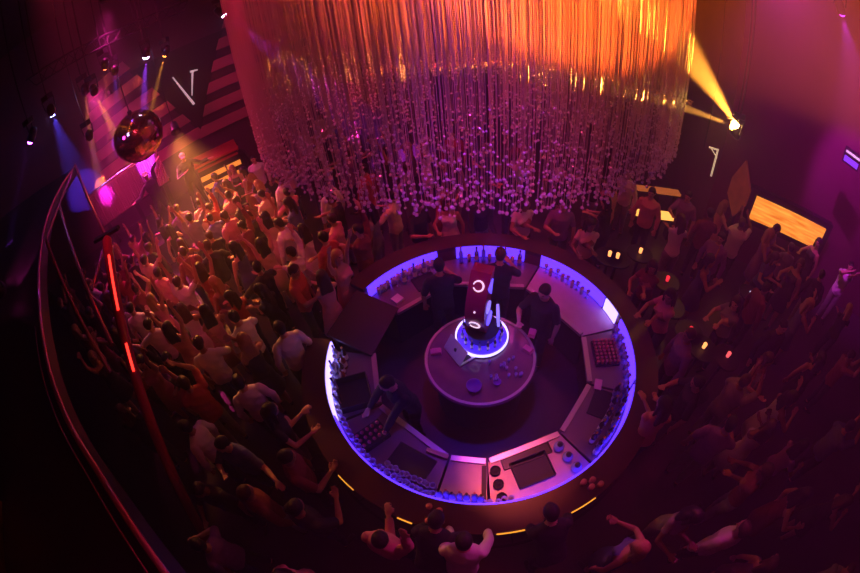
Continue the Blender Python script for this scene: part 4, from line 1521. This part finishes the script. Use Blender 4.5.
OR = (1, .33, .03); BL = (.10, .06, 1); VI = (.35, .05, 1); MA = (1, .04, .45); PU = (.75, .03, .9); RD = (1, .03, .03)
K = 1.0
moving_head(52, 113, 7.6, 92, 205, 1.6, None, BL, 330, 14, 'blue stage light at the far left end of the rig', lensc=(.3, .3, 1), es=60, lens=.07)
moving_head(85, 93, 8.2, 104, 200, 1.6, None, OR, 1500, 4.5, 'narrow orange stage light, left one of the close pair')
moving_head(95, 93, 8.2, 140, 178, 1.8, None, OR, 2200, 6, 'orange stage light, right one of the close pair')
moving_head(105, 68, 8.6, 120, 200, 1.6, None, (1, .14, .04), 1300, 4.5, 'dim red orange stage light above the close pair')
moving_head(115, 73, 8.8, 126, 170, 1.8, None, BL, 160, 10, 'small blue stage light right of the red orange one')
moving_head(146, 57, 9.2, 148, 190, 1.6, None, VI, 1100, 10, 'bright blue violet stage light above the mirror ball', lensc=(.5, .4, 1), es=60, lens=.07)
moving_head(165, 55, 9.4, 140, 185, 1.6, None, OR, 2000, 5, 'orange stage light right of the blue violet one')
moving_head(224, 15, 8.8, 345, 110, 2.2, None, (.7, .04, .95), 1100, 15, 'purple light by the left edge of the chandelier', lensc=(.8, .4, 1), es=60, lens=.06)
moving_head(90, 138, 8.4, 112, 215, 1.4, None, PU, 150, 9, 'purple light left of the mirror ball low in the rig')
moving_head(30, 142, 7.5, 14, 215, None, 8.0, VI, 50, 7, 'thin violet light at the left beside the balcony')
moving_head(2, 288, 4.9, 30, 262, None, 6.0, MA, 6, 30, 'small magenta light at the left picture edge', es=8)
# the orange group on the right
moving_head(735, 124, 7.7, 610, -30, None, 5.0, OR, 2600, 15, 'brightest orange light right of the chandelier', es=160, lens=.08, lensc=(1, .55, .1))
moving_head(737, 126, 7.75, 716, -60, None, 7.2, OR, 2200, 11, 'orange light just behind the brightest one', es=60)
moving_head(732, 127, 7.8, 650, -30, None, 5.5, OR, 900, 7, 'orange light just below the brightest one', es=60)
moving_head(842, 14, 6.5, 858, 150, None, 8.4, PU, 60, 40, 'purple and orange light at the top right corner', es=6)
moving_head(770, -40, 5.5, 850, 230, 4.5, None, (.8, .02, .5), 50, 50, 'magenta light above the right wall', es=20)

# curved truss carrying the stage lights
tb = BM()
tp = [at(40, 98, hd=7.9), at(90, 76, hd=8.4), at(140, 44, hd=9.2), at(185, 22, hd=9.6)]
tq = [Vector((p.x, p.y, tp[1].z + .45)) for p in tp]
tr2 = thing('lighting_truss', 'dark curved lighting truss above the stage', 'truss', tq[0])
to = tq[0].copy()
bm = BM()
for dx, dz in ((0, 0), (.12, .22), (-.12, .22)):
    tube(bm, [p - to + Vector((dx, dx, dz)) for p in tq], .02, 6)
link('main_chords', bm, m_bmetal, tr2)
bm = BM()
for i in range(30):
    t = i / 29 * 2.999; k = int(t); f = t - k
    p = tq[k].lerp(tq[k + 1], f) - to
    t2 = min(2.999, t + .05); k2 = int(t2)
    q = tq[k2].lerp(tq[k2 + 1], t2 - k2) - to
    s_ = .12 if i % 2 else -.12
    tube(bm, [p, q + Vector((s_, s_, .22))], .01, 5)
link('lacing', bm, m_bmetal, tr2)
for p in tq:
    bm = BM(); q = p - to; tube(bm, [q + Vector((0, 0, .2)), Vector((q.x, q.y, CEIL - to.z))], .012, 6); link('hanging_rod', bm, m_bmetal, tr2)


def wash(name, loc, target, color, power, cone, label, rad=.15, blend=1.0, z=True):
    """a can light hanging from the ceiling, most of them added for their light"""
    loc = Vector(loc); t = Vector(target)
    o = thing('wash_light', label, 'ceiling light', loc)
    d = (t - loc).normalized(); q = d.to_track_quat('Z', 'Y').to_matrix()
    bm = BM(); lathe(bm, [(0, -.3), (.1, -.3), (.12, -.05), (.14, 0), (.125, 0), (.1, -.05), (0, -.06)], 18, M=q); link('can', bm, m_bmetal, o, True)
    bm = BM(); back = q @ Vector((0, 0, -.25)); tube(bm, [back, Vector((back.x, back.y, CEIL - loc.z))], .012, 6); link('hanging_rod', bm, m_bmetal, o)
    ld = bpy.data.lights.new('wash_beam', 'SPOT'); ld.color = color; ld.energy = power; ld.spot_size = D2(cone); ld.spot_blend = blend; ld.shadow_soft_size = rad
    lo = bpy.data.objects.new('wash_beam', ld); COL.objects.link(lo)
    lo.location = loc + d * .03; lo.rotation_euler = d.to_track_quat('-Z', 'Y').to_euler()


st_c = nS * 10.8 - tS * 1.0
wash('w', at(176, 132, hd=10.2), (-4.3, 6.3, 1.2), (1, .30, .05), 3000, 70, 'orange wash light hanging at the right end of the beaded balcony')
wash('w', (-8.6, 9.2, 5.6), (-5.6, 7.0, .8), (1, .04, .32), 4200, 60, 'pink wash light above the left end of the stage')  # added lamp, tints the stage crowd pink
wash('w', (-4.0, 5.4, 7.4), (-5.8, 11.2, 2.6), (1, .03, .22), 500, 50, 'rose wash light aimed at the V wall')  # added to redden the striped wall
wash('w', (-3.2, 3.0, 7.6), (-4.2, 6.6, 1.4), (1, .04, .13), 950, 56, 'red pink wash light above the dance floor')  # added to lift the crowd on the dance floor
wash('w', (.6, 3.0, 7.6), (.58, 3.04, .9), (.13, .02, 1), 750, 36, 'violet wash light straight above the round bar', rad=.1)  # added for blue light over the bar
wash('w', (-1.0, 6.2, 7.9), (1.4, 7.0, 2.2), (1, .025, .13), 1000, 80, 'pink wash light inside the left of the chandelier')  # added to colour the strands pink from within
wash('w', (3.0, 8.6, 7.9), (1.2, 6.0, 3.0), (1, .03, .40), 500, 70, 'violet pink wash light inside the chandelier')  # second added lamp tinting the inner strands
wash('w', (5.0, 2.5, 7.6), (5.8, 3.4, 1.2), (1, .03, .12), 130, 80, 'dim red wash light above the right crowd')  # added fill over the right crowd
wash('w', (.5, -.5, 7.9), (-.2, .9, 1.2), (1, .03, .08), 60, 90, 'dim red wash light above the near crowd')  # weak fill lamp added over the near crowd
wash('w', (6.6, .5, 7.6), (9.5, 3.0, 4.4), (1, .02, .30), 320, 60, 'magenta wash light aimed at the right wall')  # lamp added to colour the right wall

wash('w', (2.6, -1.0, 5.4), (1.4, 7.0, 7.2), (1, .13, .015), 7000, 52, 'orange wash light aimed level at the front of the chandelier', blend=.25, rad=.05)
wash('w', (6.2, 5.6, 7.9), (2.8, 6.0, 6.0), (1, .22, .02), 1500, 60, 'orange wash light close to the right side of the chandelier')  # added to brighten the right-hand strands
wash('w', (-2.6, 3.2, 7.9), (-.8, 5.0, 4.6), (1, .02, .12), 380, 64, 'red pink wash light aimed at the left front of the chandelier')  # added lamp for the left front strands
wash('w', (.9, -.6, 7.9), (.9, 3.7, 3.0), (1, .05, .2), 520, 28, 'violet pink wash light aimed at the crystal ends')  # added to make the crystal ends stand out
wash('w', (.9, 2.9, 7.7), (.75, 1.35, .86), (1, .12, .10), 1700, 13.5, 'small rose wash light aimed at the front work counter', rad=.05)  # narrow lamp added to pick out the front counter
wash('w', (-5.0, 6.4, 6.9), (-7.4, 8.2, 2.2), (1, .03, .35), 1700, 44, 'pink wash light aimed at the beaded balcony')  # added to make the beaded front brighter
# a level golden beam grazing the strands
g0 = at(733, 125, hd=7.55); g1 = at(470, 63, hd=6.9)
ld = bpy.data.lights.new('golden_beam', 'SPOT'); ld.color = (1, .36, .05); ld.energy = 26000; ld.spot_size = D2(9); ld.spot_blend = .4; ld.shadow_soft_size = .03
lo = bpy.data.objects.new('golden_beam', ld); COL.objects.link(lo); lo.location = g0 + Vector((-.1, 0, 0)); lo.rotation_euler = (g1 - g0).to_track_quat('-Z', 'Y').to_euler()
up_ = thing('added_up_light', 'small violet lamp on the far counter shining up at the crystals', 'lamp', pol(1.62, 70, CTR))  # lamp added to light the crystals from below
bm = BM(); lathe(bm, [(0, 0), (.05, 0), (.06, .09), (.05, .09), (.04, .03), (0, .03)], 16); link('lamp_can', bm, m_bmetal, up_, True)
ld = bpy.data.lights.new('added_up_beam', 'SPOT'); ld.color = (.5, .04, 1); ld.energy = 90; ld.spot_size = D2(60); ld.spot_blend = 1; ld.shadow_soft_size = .03
lo = bpy.data.objects.new('added_up_beam', ld); COL.objects.link(lo); lo.location = pol(1.62, 70, CTR + .1); lo.rotation_euler = (Vector((1.0, 5.2, 3.2)) - lo.location).to_track_quat('-Z', 'Y').to_euler()
# the haze that fills the club
w = bpy.data.worlds.new('club_air'); S.world = w; w.use_nodes = True
nt = w.node_tree; out = nt.nodes['World Output']; vs = nt.nodes.new('ShaderNodeVolumeScatter')
vs.inputs['Density'].default_value = .02; vs.inputs['Anisotropy'].default_value = .2
vs.inputs['Color'].default_value = (1, 1, 1, 1)
nt.links.new(vs.outputs['Volume'], out.inputs['Volume'])
w.node_tree.nodes['Background'].inputs['Color'].default_value = (.01, .004, .012, 1)
w.node_tree.nodes['Background'].inputs['Strength'].default_value = 0.0
S.view_settings.view_transform = 'Standard'; S.view_settings.look = 'None'
S.view_settings.exposure = 0; S.view_settings.gamma = 1
S.view_settings.use_curve_mapping = False
cy = S.cycles
cy.use_denoising = True
try:
    cy.denoiser = 'OPENIMAGEDENOISE'
except Exception:
    pass
cy.max_bounces = 5; cy.diffuse_bounces = 2; cy.glossy_bounces = 3; cy.transmission_bounces = 5; cy.volume_bounces = 0
cy.transparent_max_bounces = 8
cy.sample_clamp_indirect = 3.0
cy.caustics_reflective = False; cy.caustics_refractive = False
cy.use_light_tree = True
